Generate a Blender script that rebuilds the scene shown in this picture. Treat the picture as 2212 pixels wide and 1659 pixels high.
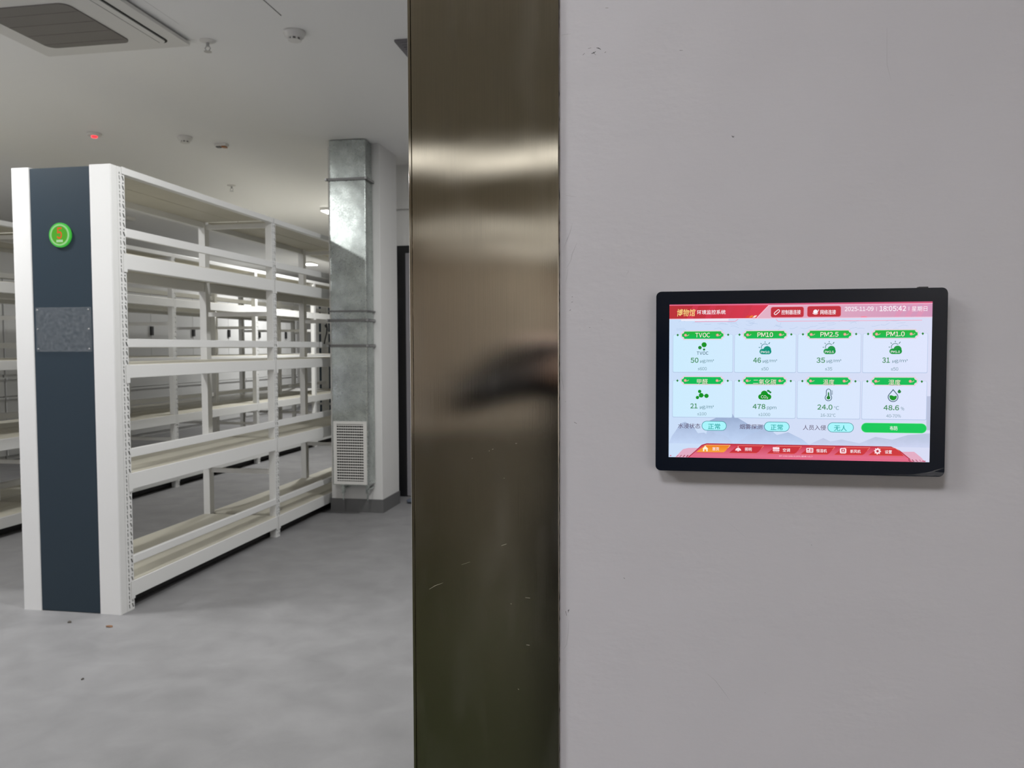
import bpy, bmesh, math, random
from mathutils import Vector, Matrix
random.seed(7)
for o in list(bpy.data.objects): bpy.data.objects.remove(o)
SC = bpy.context.scene
COL = SC.collection
R = math.radians
# ------------------------------------------------------------------ camera
FPX, YAW, PITCH, ROLL, CAMH = 1750.0, R(10.1), R(-2.55), R(-0.18), 1.45
fwd = Vector((-math.sin(YAW)*math.cos(PITCH), math.cos(YAW)*math.cos(PITCH), math.sin(PITCH)))
rgt = Vector((math.cos(YAW), math.sin(YAW), 0)); upv = rgt.cross(fwd)
ax = rgt*math.cos(ROLL)+upv*math.sin(ROLL)
ay = upv*math.cos(ROLL)-rgt*math.sin(ROLL)
cd = bpy.data.cameras.new('camera'); cam = bpy.data.objects.new('camera', cd); COL.objects.link(cam)
m = Matrix((ax, ay, -fwd)).transposed().to_4x4(); m.translation = Vector((0, 0, CAMH)); cam.matrix_world = m
cd.sensor_width = 36; cd.lens = FPX/2212*36; cd.clip_start = 0.01; cd.clip_end = 200
cd.dof.use_dof = True; cd.dof.focus_distance = 0.95; cd.dof.aperture_fstop = cd.lens/1.8
SC.camera = cam
# ------------------------------------------------------------------ world, exposure
w = bpy.data.worlds.new('world'); SC.world = w; w.use_nodes = True
w.node_tree.nodes['Background'].inputs[0].default_value = (0.75, 0.8, 0.85, 1)
w.node_tree.nodes['Background'].inputs[1].default_value = 0.0
SC.view_settings.view_transform = 'Standard'; SC.view_settings.look = 'None'
SC.view_settings.exposure = 0.0; SC.view_settings.gamma = 1.0; SC.view_settings.use_curve_mapping = False
SC.cycles.max_bounces = 8; SC.cycles.diffuse_bounces = 5
SC.cycles.use_denoising = True
SC.cycles.sample_clamp_indirect = 4.0
def area(name, loc, sx, sy, power, col=(1, 1, 1), rot=(0, 0, 0), spread=180):
    l = bpy.data.lights.new(name, 'AREA'); l.shape = 'RECTANGLE'; l.size = sx; l.size_y = sy
    l.energy = power; l.color = col; l.spread = R(spread)
    o = bpy.data.objects.new(name, l); o.location = loc; o.rotation_euler = rot; COL.objects.link(o); return o
STORE_C = (0.985, 0.99, 0.985)
HALL_C = (0.98, 0.97, 1.0)
HALL_LAMPS = [(-5.2, 8.6), (-9.45, 7.0), (-11.9, 11.0)]
HALL_PANELS = [(-0.6, -1.35, 33, 0.6), (-2.6, -1.2, 13, 1.2), (4.0, -9.5, 400, 1.2)]  # the two large panels are added, unseen fill lights
STORE_LAMPS = [(-4.05, 9.86, 80), (-4.2, 3.35, 52), (-7.05, 15.8, 90), (-7.05, 3.9, 120), (-2.7, 1.85, 10), (-0.6, 5.4, 46), (-1.85, 3.3, 30)]  # lamp before the column is an added fill, hidden behind the casing
for (lx, ly, p) in STORE_LAMPS:
    area('store_light', (lx, ly, 3.165), 0.2, 0.3, p, STORE_C)
for (ly, p) in HALL_LAMPS:
    area('hall_light', (-0.6, ly, 3.12), 5.4, 0.3, p, (1.0, 0.965, 0.88))
for (lx, ly, p, sz) in HALL_PANELS:
    area('hall_panel_light', (lx, ly, 3.12), sz-0.06, sz-0.06, p, HALL_C)

# ------------------------------------------------------------------ materials
def lin(c):
    return tuple(((v/255)/12.92 if v/255 <= 0.04045 else ((v/255+0.055)/1.055)**2.4) for v in c)
def mat(name, col, rough=0.5, metal=0.0, bump=None, var=None, emit=None, estr=1.0, spec=0.5, coord='Object', aniso=None):
    """bump = list of (scale, strength, distance[, (sx,sy,sz)]); var = (scale, amount)"""
    M = bpy.data.materials.new(name); M.use_nodes = True
    nt = M.node_tree; b = nt.nodes['Principled BSDF']
    b.inputs['Base Color'].default_value = (*col, 1); b.inputs['Roughness'].default_value = rough
    b.inputs['Metallic'].default_value = metal; b.inputs['Specular IOR Level'].default_value = spec
    if emit:
        b.inputs['Emission Color'].default_value = (*emit, 1); b.inputs['Emission Strength'].default_value = estr
    tc = nt.nodes.new('ShaderNodeTexCoord')
    if var:
        n = nt.nodes.new('ShaderNodeTexNoise'); n.inputs['Scale'].default_value = var[0]; n.inputs['Detail'].default_value = 6
        nt.links.new(tc.outputs[coord], n.inputs['Vector'])
        r = nt.nodes.new('ShaderNodeMapRange'); r.inputs[1].default_value = 0.3; r.inputs[2].default_value = 0.7
        r.inputs[3].default_value = 1-var[1]; r.inputs[4].default_value = 1+var[1]
        nt.links.new(n.outputs['Fac'], r.inputs[0])
        mx = nt.nodes.new('ShaderNodeVectorMath'); mx.operation = 'SCALE'; mx.inputs[0].default_value = col
        nt.links.new(r.outputs[0], mx.inputs['Scale']); nt.links.new(mx.outputs[0], b.inputs['Base Color'])
    last = None
    for bp in (bump or []):
        n = nt.nodes.new('ShaderNodeTexNoise'); n.inputs['Scale'].default_value = bp[0]; n.inputs['Detail'].default_value = 5
        src = tc.outputs[coord]
        if len(bp) > 3:
            mp = nt.nodes.new('ShaderNodeMapping'); mp.inputs['Scale'].default_value = bp[3]
            nt.links.new(src, mp.inputs['Vector']); src = mp.outputs[0]
        nt.links.new(src, n.inputs['Vector'])
        bn = nt.nodes.new('ShaderNodeBump'); bn.inputs['Strength'].default_value = bp[1]; bn.inputs['Distance'].default_value = bp[2]
        nt.links.new(n.outputs['Fac'], bn.inputs['Height'])
        if last: nt.links.new(last, bn.inputs['Normal'])
        last = bn.outputs[0]
    if last: nt.links.new(last, b.inputs['Normal'])
    return M
def emission(name, rgb, s=1.0):
    return mat(name, (0.004, 0.004, 0.004), 0.35, emit=lin(rgb), estr=s, spec=0.15)

M_wall = mat('lavender_plaster', (0.56, 0.552, 0.60), 0.45, bump=[(2.2, 0.35, 0.012), (9, 0.5, 0.005), (30, 0.35, 0.0016, (1, 1, 2.2)), (120, 0.15, 0.0005)], var=(1.3, 0.025), spec=0.3)
M_chip = mat('dark_plaster_chip', (0.10, 0.10, 0.11), 0.9)
M_white = mat('white_emulsion', (0.72, 0.715, 0.70), 0.7, bump=[(1.5, 0.3, 0.02), (40, 0.05, 0.001)], spec=0.3)
M_ceil = mat('ceiling_paint', (0.90, 0.897, 0.885), 0.55, bump=[(0.55, 0.55, 0.05), (2.0, 0.25, 0.015)], spec=0.35)
M_rack = mat('white_powder_coat', (0.78, 0.78, 0.765), 0.32, bump=[(30, 0.03, 0.001)])
M_slate = mat('slate_blue_coat', (0.020, 0.036, 0.051), 0.42, 0.0, bump=[(400, 0.05, 0.0003)], spec=0.35)
M_board = mat('cream_shelf_board', (0.56, 0.535, 0.45), 0.45, var=(3, 0.06))
M_black = mat('black_steel', (0.008, 0.008, 0.008), 0.6)
M_darkgap = mat('dark_shadow_gap', (0.02, 0.02, 0.02), 0.8)
M_plastic = mat('white_plastic', (0.72, 0.71, 0.68), 0.4)
M_greyslot = mat('grey_plastic', (0.16, 0.155, 0.15), 0.5)
M_grille = mat('taupe_filter_mesh', (0.20, 0.185, 0.17), 0.7)
M_dark = mat('charcoal_paint', (0.006, 0.006, 0.008), 0.5)
M_base = mat('grey_skirting_paint', (0.13, 0.13, 0.13), 0.6)
M_grey = mat('grey_lavender_paint', (0.30, 0.29, 0.31), 0.5)
M_steel = mat('zinc_hardware', (0.5, 0.5, 0.5), 0.35, 1.0)
M_darksteel = mat('dark_strut_steel', (0.22, 0.22, 0.22), 0.4, 1.0)
M_cab = mat('cabinet_white', (0.66, 0.66, 0.65), 0.45)
M_bezel = mat('black_glass_bezel', (0.005, 0.008, 0.017), 0.16, spec=0.14)
M_case = mat('black_plastic_case', (0.012, 0.012, 0.013), 0.4)
M_lamp = mat('lamp_diffuser', (0.8, 0.8, 0.8), 0.5, emit=(1, 0.985, 0.93), estr=14)
M_hlamp = mat('tube_diffuser', (0.8, 0.8, 0.8), 0.5, emit=(1.0, 0.95, 0.82), estr=0.9)

def floor_mat():
    M = mat('grey_cement_floor', (0.36, 0.355, 0.36), 0.5, spec=0.3)
    nt = M.node_tree; b = nt.nodes['Principled BSDF']
    tc = nt.nodes.new('ShaderNodeTexCoord')
    n1 = nt.nodes.new('ShaderNodeTexNoise'); n1.inputs['Scale'].default_value = 0.9; n1.inputs['Detail'].default_value = 8; n1.inputs['Roughness'].default_value = 0.62; n1.inputs['Distortion'].default_value = 0.6
    n2 = nt.nodes.new('ShaderNodeTexNoise'); n2.inputs['Scale'].default_value = 5; n2.inputs['Detail'].default_value = 8; n2.inputs['Distortion'].default_value = 0.4
    for n in (n1, n2): nt.links.new(tc.outputs['Object'], n.inputs['Vector'])
    a = nt.nodes.new('ShaderNodeMath'); a.operation = 'ADD'
    nt.links.new(n1.outputs['Fac'], a.inputs[0]); nt.links.new(n2.outputs['Fac'], a.inputs[1])
    r = nt.nodes.new('ShaderNodeMapRange'); r.inputs[1].default_value = 0.7; r.inputs[2].default_value = 1.35; r.inputs[3].default_value = 0.82; r.inputs[4].default_value = 1.15
    nt.links.new(a.outputs[0], r.inputs[0])
    s = nt.nodes.new('ShaderNodeVectorMath'); s.operation = 'SCALE'; s.inputs[0].default_value = (0.245, 0.242, 0.246)
    nt.links.new(r.outputs[0], s.inputs['Scale']); nt.links.new(s.outputs[0], b.inputs['Base Color'])
    bn = nt.nodes.new('ShaderNodeBump'); bn.inputs['Strength'].default_value = 0.15; bn.inputs['Distance'].default_value = 0.004
    nt.links.new(n2.outputs['Fac'], bn.inputs['Height']); nt.links.new(bn.outputs[0], b.inputs['Normal'])
    return M
M_floor = floor_mat()
M_green = mat('green_epoxy_floor', (0.014, 0.020, 0.005), 0.27, spec=0.5)
M_beige = mat('beige_hall_wall', (0.78, 0.71, 0.63), 0.7)
M_hceil = mat('taupe_hall_ceiling', (0.86, 0.79, 0.68), 0.8)

def steel_mat():
    """satin stainless, grain upright, so lamps smear sideways"""
    M = bpy.data.materials.new('brushed_stainless'); M.use_nodes = True
    nt = M.node_tree; nt.nodes.remove(nt.nodes['Principled BSDF'])
    b = nt.nodes.new('ShaderNodeBsdfAnisotropic'); b.distribution = 'BECKMANN'
    b.inputs['Anisotropy'].default_value = -0.5
    tc = nt.nodes.new('ShaderNodeTexCoord')
    tg = nt.nodes.new('ShaderNodeTangent'); tg.direction_type = 'RADIAL'; tg.axis = 'Z'
    nt.links.new(tg.outputs[0], b.inputs['Tangent'])
    mp = nt.nodes.new('ShaderNodeMapping'); mp.inputs['Scale'].default_value = (900, 900, 14)
    nt.links.new(tc.outputs['Object'], mp.inputs['Vector'])
    n = nt.nodes.new('ShaderNodeTexNoise'); n.inputs['Scale'].default_value = 1; n.inputs['Detail'].default_value = 3
    nt.links.new(mp.outputs[0], n.inputs['Vector'])
    bn = nt.nodes.new('ShaderNodeBump'); bn.inputs['Strength'].default_value = 0.03; bn.inputs['Distance'].default_value = 0.0004
    nt.links.new(n.outputs['Fac'], bn.inputs['Height'])
    mp2 = nt.nodes.new('ShaderNodeMapping'); mp2.inputs['Scale'].default_value = (5, 5, 3)
    nt.links.new(tc.outputs['Object'], mp2.inputs['Vector'])
    n2 = nt.nodes.new('ShaderNodeTexNoise'); n2.inputs['Scale'].default_value = 1; n2.inputs['Detail'].default_value = 1
    nt.links.new(mp2.outputs[0], n2.inputs['Vector'])
    b2 = nt.nodes.new('ShaderNodeBump'); b2.inputs['Strength'].default_value = 0.5; b2.inputs['Distance'].default_value = 0.004
    nt.links.new(n2.outputs['Fac'], b2.inputs['Height']); nt.links.new(bn.outputs[0], b2.inputs['Normal'])
    nt.links.new(b2.outputs[0], b.inputs['Normal'])
    n3 = nt.nodes.new('ShaderNodeTexNoise'); n3.inputs['Scale'].default_value = 14; n3.inputs['Detail'].default_value = 6
    nt.links.new(tc.outputs['Object'], n3.inputs['Vector'])
    r = nt.nodes.new('ShaderNodeMapRange'); r.inputs[1].default_value = 0.40; r.inputs[2].default_value = 0.75; r.inputs[3].default_value = 0.125; r.inputs[4].default_value = 0.15
    nt.links.new(n3.outputs['Fac'], r.inputs[0]); nt.links.new(r.outputs[0], b.inputs['Roughness'])
    mp6 = nt.nodes.new('ShaderNodeMapping'); mp6.inputs['Scale'].default_value = (1400, 1400, 9); nt.links.new(tc.outputs['Object'], mp6.inputs['Vector'])
    n6 = nt.nodes.new('ShaderNodeTexNoise'); n6.inputs['Scale'].default_value = 1; n6.inputs['Detail'].default_value = 4; nt.links.new(mp6.outputs[0], n6.inputs['Vector'])
    r6 = nt.nodes.new('ShaderNodeMapRange'); r6.inputs[1].default_value = 0.3; r6.inputs[2].default_value = 0.7; r6.inputs[3].default_value = 0.95; r6.inputs[4].default_value = 1.04
    nt.links.new(n6.outputs['Fac'], r6.inputs[0])
    s6 = nt.nodes.new('ShaderNodeVectorMath'); s6.operation = 'SCALE'; s6.inputs[0].default_value = (0.62, 0.59, 0.54); nt.links.new(r6.outputs[0], s6.inputs['Scale']); nt.links.new(s6.outputs[0], b.inputs['Color'])
    # thin dusty film in patches, from the plastering next to it
    d = nt.nodes.new('ShaderNodeBsdfDiffuse'); d.inputs[0].default_value = (0.35, 0.34, 0.32, 1)
    n5 = nt.nodes.new('ShaderNodeTexNoise'); n5.inputs['Scale'].default_value = 1; n5.inputs['Detail'].default_value = 7
    mp5 = nt.nodes.new('ShaderNodeMapping'); mp5.inputs['Scale'].default_value = (30, 30, 7); nt.links.new(tc.outputs['Object'], mp5.inputs['Vector']); nt.links.new(mp5.outputs[0], n5.inputs['Vector'])
    r5 = nt.nodes.new('ShaderNodeMapRange'); r5.inputs[1].default_value = 0.52; r5.inputs[2].default_value = 0.75; r5.inputs[3].default_value = 0.0; r5.inputs[4].default_value = 0.07
    nt.links.new(n5.outputs['Fac'], r5.inputs[0])
    mx = nt.nodes.new('ShaderNodeMixShader'); nt.links.new(r5.outputs[0], mx.inputs[0]); nt.links.new(b.outputs[0], mx.inputs[1]); nt.links.new(d.outputs[0], mx.inputs[2])
    nt.links.new(mx.outputs[0], nt.nodes['Material Output'].inputs[0])
    return M
M_inox = steel_mat()
M_scratch = mat('bright_scratch', (0.55, 0.52, 0.45), 0.6)

def galv_mat():
    M = mat('galvanised_spangle', (0.5, 0.53, 0.52), 0.33, 1.0)
    nt = M.node_tree; b = nt.nodes['Principled BSDF']
    tc = nt.nodes.new('ShaderNodeTexCoord')
    v = nt.nodes.new('ShaderNodeTexVoronoi'); v.inputs['Scale'].default_value = 130
    n = nt.nodes.new('ShaderNodeTexNoise'); n.inputs['Scale'].default_value = 9; n.inputs['Detail'].default_value = 6
    for x in (v, n): nt.links.new(tc.outputs['Object'], x.inputs['Vector'])
    sep = nt.nodes.new('ShaderNodeSeparateColor'); nt.links.new(v.outputs['Color'], sep.inputs[0])
    r = nt.nodes.new('ShaderNodeMapRange'); r.inputs[3].default_value = 0.24; r.inputs[4].default_value = 0.33
    nt.links.new(sep.outputs[0], r.inputs[0]); nt.links.new(r.outputs[0], b.inputs['Roughness'])
    r2 = nt.nodes.new('ShaderNodeMapRange'); r2.inputs[1].default_value = 0.3; r2.inputs[2].default_value = 0.7; r2.inputs[3].default_value = 0.75; r2.inputs[4].default_value = 1.1
    nt.links.new(n.outputs['Fac'], r2.inputs[0])
    s = nt.nodes.new('ShaderNodeVectorMath'); s.operation = 'SCALE'; s.inputs[0].default_value = (0.50, 0.54, 0.52)
    nt.links.new(r2.outputs[0], s.inputs['Scale']); nt.links.new(s.outputs[0], b.inputs['Base Color'])
    n4 = nt.nodes.new('ShaderNodeTexNoise'); n4.inputs['Scale'].default_value = 3.0
    nt.links.new(tc.outputs['Object'], n4.inputs['Vector'])
    bn = nt.nodes.new('ShaderNodeBump'); bn.inputs['Strength'].default_value = 0.35; bn.inputs['Distance'].default_value = 0.02
    nt.links.new(n4.outputs['Fac'], bn.inputs['Height']); nt.links.new(bn.outputs[0], b.inputs['Normal'])
    return M
M_galv = galv_mat()

def clear_mat(name, tint, mixf, rough=0.25):
    M = bpy.data.materials.new(name); M.use_nodes = True; nt = M.node_tree
    b = nt.nodes['Principled BSDF']; b.inputs['Base Color'].default_value = (*tint, 1); b.inputs['Roughness'].default_value = rough
    out = nt.nodes['Material Output']
    t = nt.nodes.new('ShaderNodeBsdfTransparent'); mx = nt.nodes.new('ShaderNodeMixShader')
    tc = nt.nodes.new('ShaderNodeTexCoord'); n = nt.nodes.new('ShaderNodeTexNoise'); n.inputs['Scale'].default_value = 55; n.inputs['Detail'].default_value = 8
    nt.links.new(tc.outputs['Object'], n.inputs['Vector'])
    r = nt.nodes.new('ShaderNodeMapRange'); r.inputs[1].default_value = 0.35; r.inputs[2].default_value = 0.75; r.inputs[3].default_value = mixf*0.6; r.inputs[4].default_value = mixf*1.7
    nt.links.new(n.outputs['Fac'], r.inputs[0]); nt.links.new(r.outputs[0], mx.inputs[0])
    nt.links.new(t.outputs[0], mx.inputs[1]); nt.links.new(b.outputs[0], mx.inputs[2]); nt.links.new(mx.outputs[0], out.inputs[0])
    return M
M_acryl = clear_mat('scuffed_clear_acrylic', (0.42, 0.44, 0.46), 0.105, 0.2)
M_film = clear_mat('clear_protective_film', (0.7, 0.7, 0.75), 0.12, 0.1)

# ------------------------------------------------------------------ mesh helpers
def box(bm, x0, x1, y0, y1, z0, z1, mi=0, bev=0.0):
    vs = [bm.verts.new(p) for p in ((x0,y0,z0),(x1,y0,z0),(x1,y1,z0),(x0,y1,z0),(x0,y0,z1),(x1,y0,z1),(x1,y1,z1),(x0,y1,z1))]
    fs = [bm.faces.new([vs[i] for i in f]) for f in ((0,3,2,1),(4,5,6,7),(0,1,5,4),(1,2,6,5),(2,3,7,6),(3,0,4,7))]
    for f in fs: f.material_index = mi
    if bev:
        es = list({e for f in fs for e in f.edges})
        r = bmesh.ops.bevel(bm, geom=es, offset=bev, segments=2, affect='EDGES', profile=0.6)
        for f in r['faces']: f.material_index = mi
def prism(bm, pts, z0, z1, mi=0, axis='z'):
    """closed outline (a,b) extruded; axis z: (a,b)->(x,y); axis y: (a,b)->(x,z); axis x: (a,b)->(y,z)"""
    def P(a, b, c):
        return {'z': (a, b, c), 'y': (a, c, b), 'x': (c, a, b)}[axis]
    lo = [bm.verts.new(P(a, b, z0)) for a, b in pts]; hi = [bm.verts.new(P(a, b, z1)) for a, b in pts]
    n = len(pts); fs = [bm.faces.new(lo[::-1]), bm.faces.new(hi)]
    for i in range(n): fs.append(bm.faces.new((lo[i], lo[(i+1) % n], hi[(i+1) % n], hi[i])))
    for f in fs: f.material_index = mi
def rr(x0, x1, y0, y1, r, seg=6):
    pts = []
    for cx, cy, a0 in ((x1-r, y1-r, 0), (x0+r, y1-r, 90), (x0+r, y0+r, 180), (x1-r, y0+r, 270)):
        for k in range(seg+1):
            a = R(a0+90*k/seg); pts.append((cx+r*math.cos(a), cy+r*math.sin(a)))
    return pts
def lathe(bm, prof, c=(0, 0, 0), seg=24, mi=0):
    rings = []
    for r, z in prof:
        if r < 1e-6: rings.append([bm.verts.new((c[0], c[1], c[2]+z))])
        else: rings.append([bm.verts.new((c[0]+r*math.cos(2*math.pi*k/seg), c[1]+r*math.sin(2*math.pi*k/seg), c[2]+z)) for k in range(seg)])
    for a, b in zip(rings, rings[1:]):
        for k in range(seg):
            k2 = (k+1) % seg
            q = [a[k % len(a)], a[k2 % len(a)], b[k2 % len(b)], b[k % len(b)]]
            q = list(dict.fromkeys(q))
            if len(q) > 2:
                f = bm.faces.new(q); f.material_index = mi
def tube(bm, pts, r, seg=8, mi=0):
    pts = [Vector(p) for p in pts]; rings = []
    for i, p in enumerate(pts):
        d = (pts[min(i+1, len(pts)-1)]-pts[max(i-1, 0)]).normalized()
        u = d.orthogonal().normalized()
        if rings:
            u = (pu - d*pu.dot(d)).normalized()
        pu = u; v = d.cross(u)
        rings.append([bm.verts.new(p+(u*math.cos(2*math.pi*k/seg)+v*math.sin(2*math.pi*k/seg))*r) for k in range(seg)])
    for a, b in zip(rings, rings[1:]):
        for k in range(seg): bm.faces.new((a[k], a[(k+1) % seg], b[(k+1) % seg], b[k])).material_index = mi
    bm.faces.new(rings[0][::-1]).material_index = mi; bm.faces.new(rings[-1]).material_index = mi
def obj(name, bm, mats, parent=None, smooth=False, loc=None):
    me = bpy.data.meshes.new(name)
    bmesh.ops.recalc_face_normals(bm, faces=bm.faces[:])
    bm.to_mesh(me); bm.free()
    for mm in (mats if isinstance(mats, (list, tuple)) else [mats]): me.materials.append(mm)
    if smooth:
        for p in me.polygons: p.use_smooth = True
    o = bpy.data.objects.new(name, me); COL.objects.link(o)
    if parent: o.parent = parent
    if loc: o.location = loc
    return o
def B(): return bmesh.new()
def bxo(name, dims, mt, parent=None, bev=0.0):
    bm = B(); box(bm, *dims, bev=bev); return obj(name, bm, mt, parent)
def thing(name, label, cat, loc=(0, 0, 0), group=None):
    o = bpy.data.objects.new(name, None); o.empty_display_size = 0.1; COL.objects.link(o); o.location = loc
    o['label'] = label; o['category'] = cat
    if group: o['group'] = group
    return o
def tag(o, label, cat, group=None):
    o['label'] = label; o['category'] = cat
    if group: o['group'] = group
    return o
def struct(o, label=None, cat=None):
    o['kind'] = 'structure'
    if label: o['label'] = label
    if cat: o['category'] = cat
    return o
def copy_tree(o, parent=None, skip=()):
    c = o.copy(); COL.objects.link(c); c.parent = parent
    for ch in o.children:
        if ch.name.split('.')[0] not in skip: copy_tree(ch, c, skip)
    return c

# ------------------------------------------------------------------ the setting
CZ = 3.22
YW = 0.922
struct(bxo('floor', (-9.0, 4.0, 1.02, 24.0, -0.1, 0.0), M_floor), 'grey mottled cement floor of the shelving store', 'floor')
struct(bxo('floor_hall', (-6, 6, -12.6, 1.02, -0.1, 0.0), M_green), 'dark green floor of the hall, mirrored in the steel door casing', 'floor')
struct(bxo('ceiling', (-9.0, 4.0, 1.12, 24.0, CZ, CZ+0.15), M_ceil), 'pale grey uneven ceiling above the shelving', 'ceiling')
struct(bxo('ceiling_hall', (-6, 6, -12.6, YW, 3.2, 3.35), M_hceil), 'taupe ceiling of the hall, mirrored in the steel casing', 'ceiling')
struct(bxo('wall_left', (-9.0, -8.85, 1.12, 24.0, 0, CZ), M_white), 'white wall behind the drawer cabinets', 'wall')
struct(bxo('wall_back', (-9.0, -2.43, 24.0, 24.15, 0, CZ), M_white), 'far white end wall beyond the shelving', 'wall')
# wall carrying the panel, with small chips and hairline cracks in its plaster
MARKS = [
 [(-0.1075, 1.7997), (-0.1049, 1.801), (-0.1002, 1.8012), (-0.0955, 1.8014)], [(-0.0825, 1.7771), (-0.0805, 1.779)],
 [(-0.0732, 1.778), (-0.0701, 1.7788), (-0.0681, 1.7802)], [(-0.0712, 1.7799), (-0.0681, 1.7762)],
 [(-0.0675, 1.7842), (-0.065, 1.7836), (-0.0624, 1.7819)], [(-0.0768, 1.7838), (-0.0732, 1.7846)], [(-0.0583, 1.7781), (-0.0567, 1.779)],
 [(-0.0574, 1.827), (-0.0543, 1.8268)], [(0.0236, 1.7752), (0.027, 1.7749)], [(0.0799, 1.6802), (0.0809, 1.6787), (0.0819, 1.6786), (0.0819, 1.6801)],
 [(-0.0944, 1.5909), (-0.0965, 1.5816), (-0.0997, 1.5739), (-0.1039, 1.5635)],
 [(-0.0892, 1.5684), (-0.0913, 1.5632), (-0.0944, 1.5565), (-0.096, 1.5492), (-0.0992, 1.543), (-0.1013, 1.5399)],
 [(-0.0992, 1.5399), (-0.1008, 1.5295), (-0.1018, 1.5242)], [(-0.1018, 1.6223), (-0.0944, 1.621), (-0.0902, 1.6203)],
 [(-0.0949, 1.5074), (-0.0939, 1.5079)], [(-0.0955, 1.5016), (-0.0934, 1.5021)], [(-0.0976, 1.4922), (-0.096, 1.4932)],
 [(-0.0749, 1.4726), (-0.0739, 1.4731)], [(-0.0608, 1.4813), (-0.0603, 1.4819)],
 [(-0.1066, 1.4242), (-0.1061, 1.4136), (-0.1045, 1.4057), (-0.1045, 1.4004)], [(-0.1024, 1.3887), (-0.1018, 1.3882)],
 [(-0.0923, 1.3649), (-0.0891, 1.3634)], [(-0.1019, 1.1454), (-0.1008, 1.14)], [(-0.0997, 1.1461), (-0.0981, 1.1473), (-0.0992, 1.1439)],
 [(-0.0981, 1.1348), (-0.0992, 1.1184), (-0.1008, 1.1063), (-0.1051, 1.0989)], [(0.1678, 1.2336), (0.1687, 1.2331)], [(0.1207, 1.0656), (0.1212, 1.0651)],
 [(-0.0356, 1.1876), (-0.034, 1.1866)], [(0.0568, 1.0837), (0.067, 1.0754), (0.0747, 1.0654), (0.0833, 1.0538)],
 [(0.2367, 1.7844), (0.2372, 1.7557), (0.2374, 1.7462), (0.2418, 1.7291)], [(0.2985, 1.7115), (0.3039, 1.7107)],
 [(-0.034, 1.5365), (-0.031, 1.5354), (-0.034, 1.5308)], [(0.0806, 1.2546), (0.0982, 1.2396)], [(0.1058, 1.2218), (0.1093, 1.2183)]]
FAINT = {10, 11, 12, 13, 19, 24, 28, 29, 30, 31, 32, 33, 0}
def stroke(bm, pts, wd, y, mi):
    """thin tapered polyline lying on the plane y, raised a hair"""
    n = len(pts); L = []; Rr = []
    for i, (x, z) in enumerate(pts):
        a = pts[max(i-1, 0)]; b = pts[min(i+1, n-1)]
        dx, dz = b[0]-a[0], b[1]-a[1]; l = math.hypot(dx, dz) or 1
        h = wd*(0.35 if i in (0, n-1) else 1)*random.uniform(0.75, 1.2)/2
        L.append(bm.verts.new((x-dz/l*h, y, z+dx/l*h))); Rr.append(bm.verts.new((x+dz/l*h, y, z-dx/l*h)))
    for i in range(n-1):
        f = bm.faces.new((L[i], L[i+1], Rr[i+1], Rr[i])); f.material_index = mi
bm = B(); rj = random.Random(11)
edge = [(-0.10905+(rj.uniform(-0.0001, 0.0005) if rj.random() < 0.4 else 0.0), 0.7+k*0.004) for k in range(300)]
prism(bm, [(4.0, 0.0), (4.0, 3.35), (-0.109, 3.35)]+edge[::-1]+[(-0.109, 0.0)], YW, 1.12, axis='y')
for i, s in enumerate(MARKS):
    stroke(bm, s, 0.00045 if i in FAINT else 0.0011, YW-0.0002, 2 if i in FAINT else 1)
M_hair = mat('hairline_crack', (0.42, 0.415, 0.45), 0.9)
struct(obj('wall_right', bm, [M_wall, M_chip, M_hair]), 'lavender-grey plastered wall that carries the panel', 'wall')
bm = B(); box(bm, -2.2, -0.108, YW+0.01, 1.12, 2.62, 3.35); box(bm, -6, -2.2, YW, 1.12, 0, 3.35); box(bm, -9.0, -6, 1.0, 1.12, 0, 3.35)
struct(obj('wall_front', bm, M_wall), 'wall over and left of the doorway', 'wall')
for n, d, mt in (('wall_hall_left', (-6.1, -6, -12.6, YW, 0, 3.35), M_beige), ('wall_hall_right', (6, 6.1, -12.6, YW, 0, 3.35), M_beige), ('wall_hall_back', (-6, 6, -12.7, -12.6, 0, 3.35), M_beige)):
    struct(bxo(n, d, mt), {'wall_hall_left': 'beige side wall of the hall beyond the doorway wall', 'wall_hall_right': 'beige hall wall past the lavender wall', 'wall_hall_back': 'beige far hall wall, mirrored in the steel casing'}[n], 'wall')
struct(bxo('wall_store_right', (4.0, 4.1, 1.12, 7.6, 0, CZ), M_white), 'white side wall of the store, past the lavender wall', 'wall')
struct(bxo('wall_partition', (-2.84, 4.0, 7.6, 7.75, 0, CZ), M_white), 'white cross wall behind the square column', 'wall')
struct(bxo('wall_passage', (-2.43, -2.30, 7.75, 24.0, 0, CZ), M_white), 'white wall running away behind the column', 'wall')
# square column and its skirting
struct(bxo('column', (-2.84, -2.367, 6.776, 7.24, 0, CZ), M_white, bev=0.004), 'white square column behind the galvanised duct', 'column')
bm = B(); prism(bm, [(-2.848, 7.24), (-2.848, 6.768), (-2.359, 6.768), (-2.359, 7.24), (-2.367, 7.24), (-2.367, 6.776), (-2.84, 6.776), (-2.84, 7.24)], 0, 0.118)
struct(obj('trim_1', bm, M_base), 'grey painted skirting round the foot of the column', 'skirting')
struct(bxo('trim_2', (-1.42, 4.0, 7.592, 7.6, 0, 0.03), M_base), 'low grey skirting of the cross wall', 'skirting')
struct(bxo('trim_3', (-2.83, 4.0, 7.54, 7.6, 2.79, 2.855), M_white), 'white cable trunking high on the cross wall', 'trunking')
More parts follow.
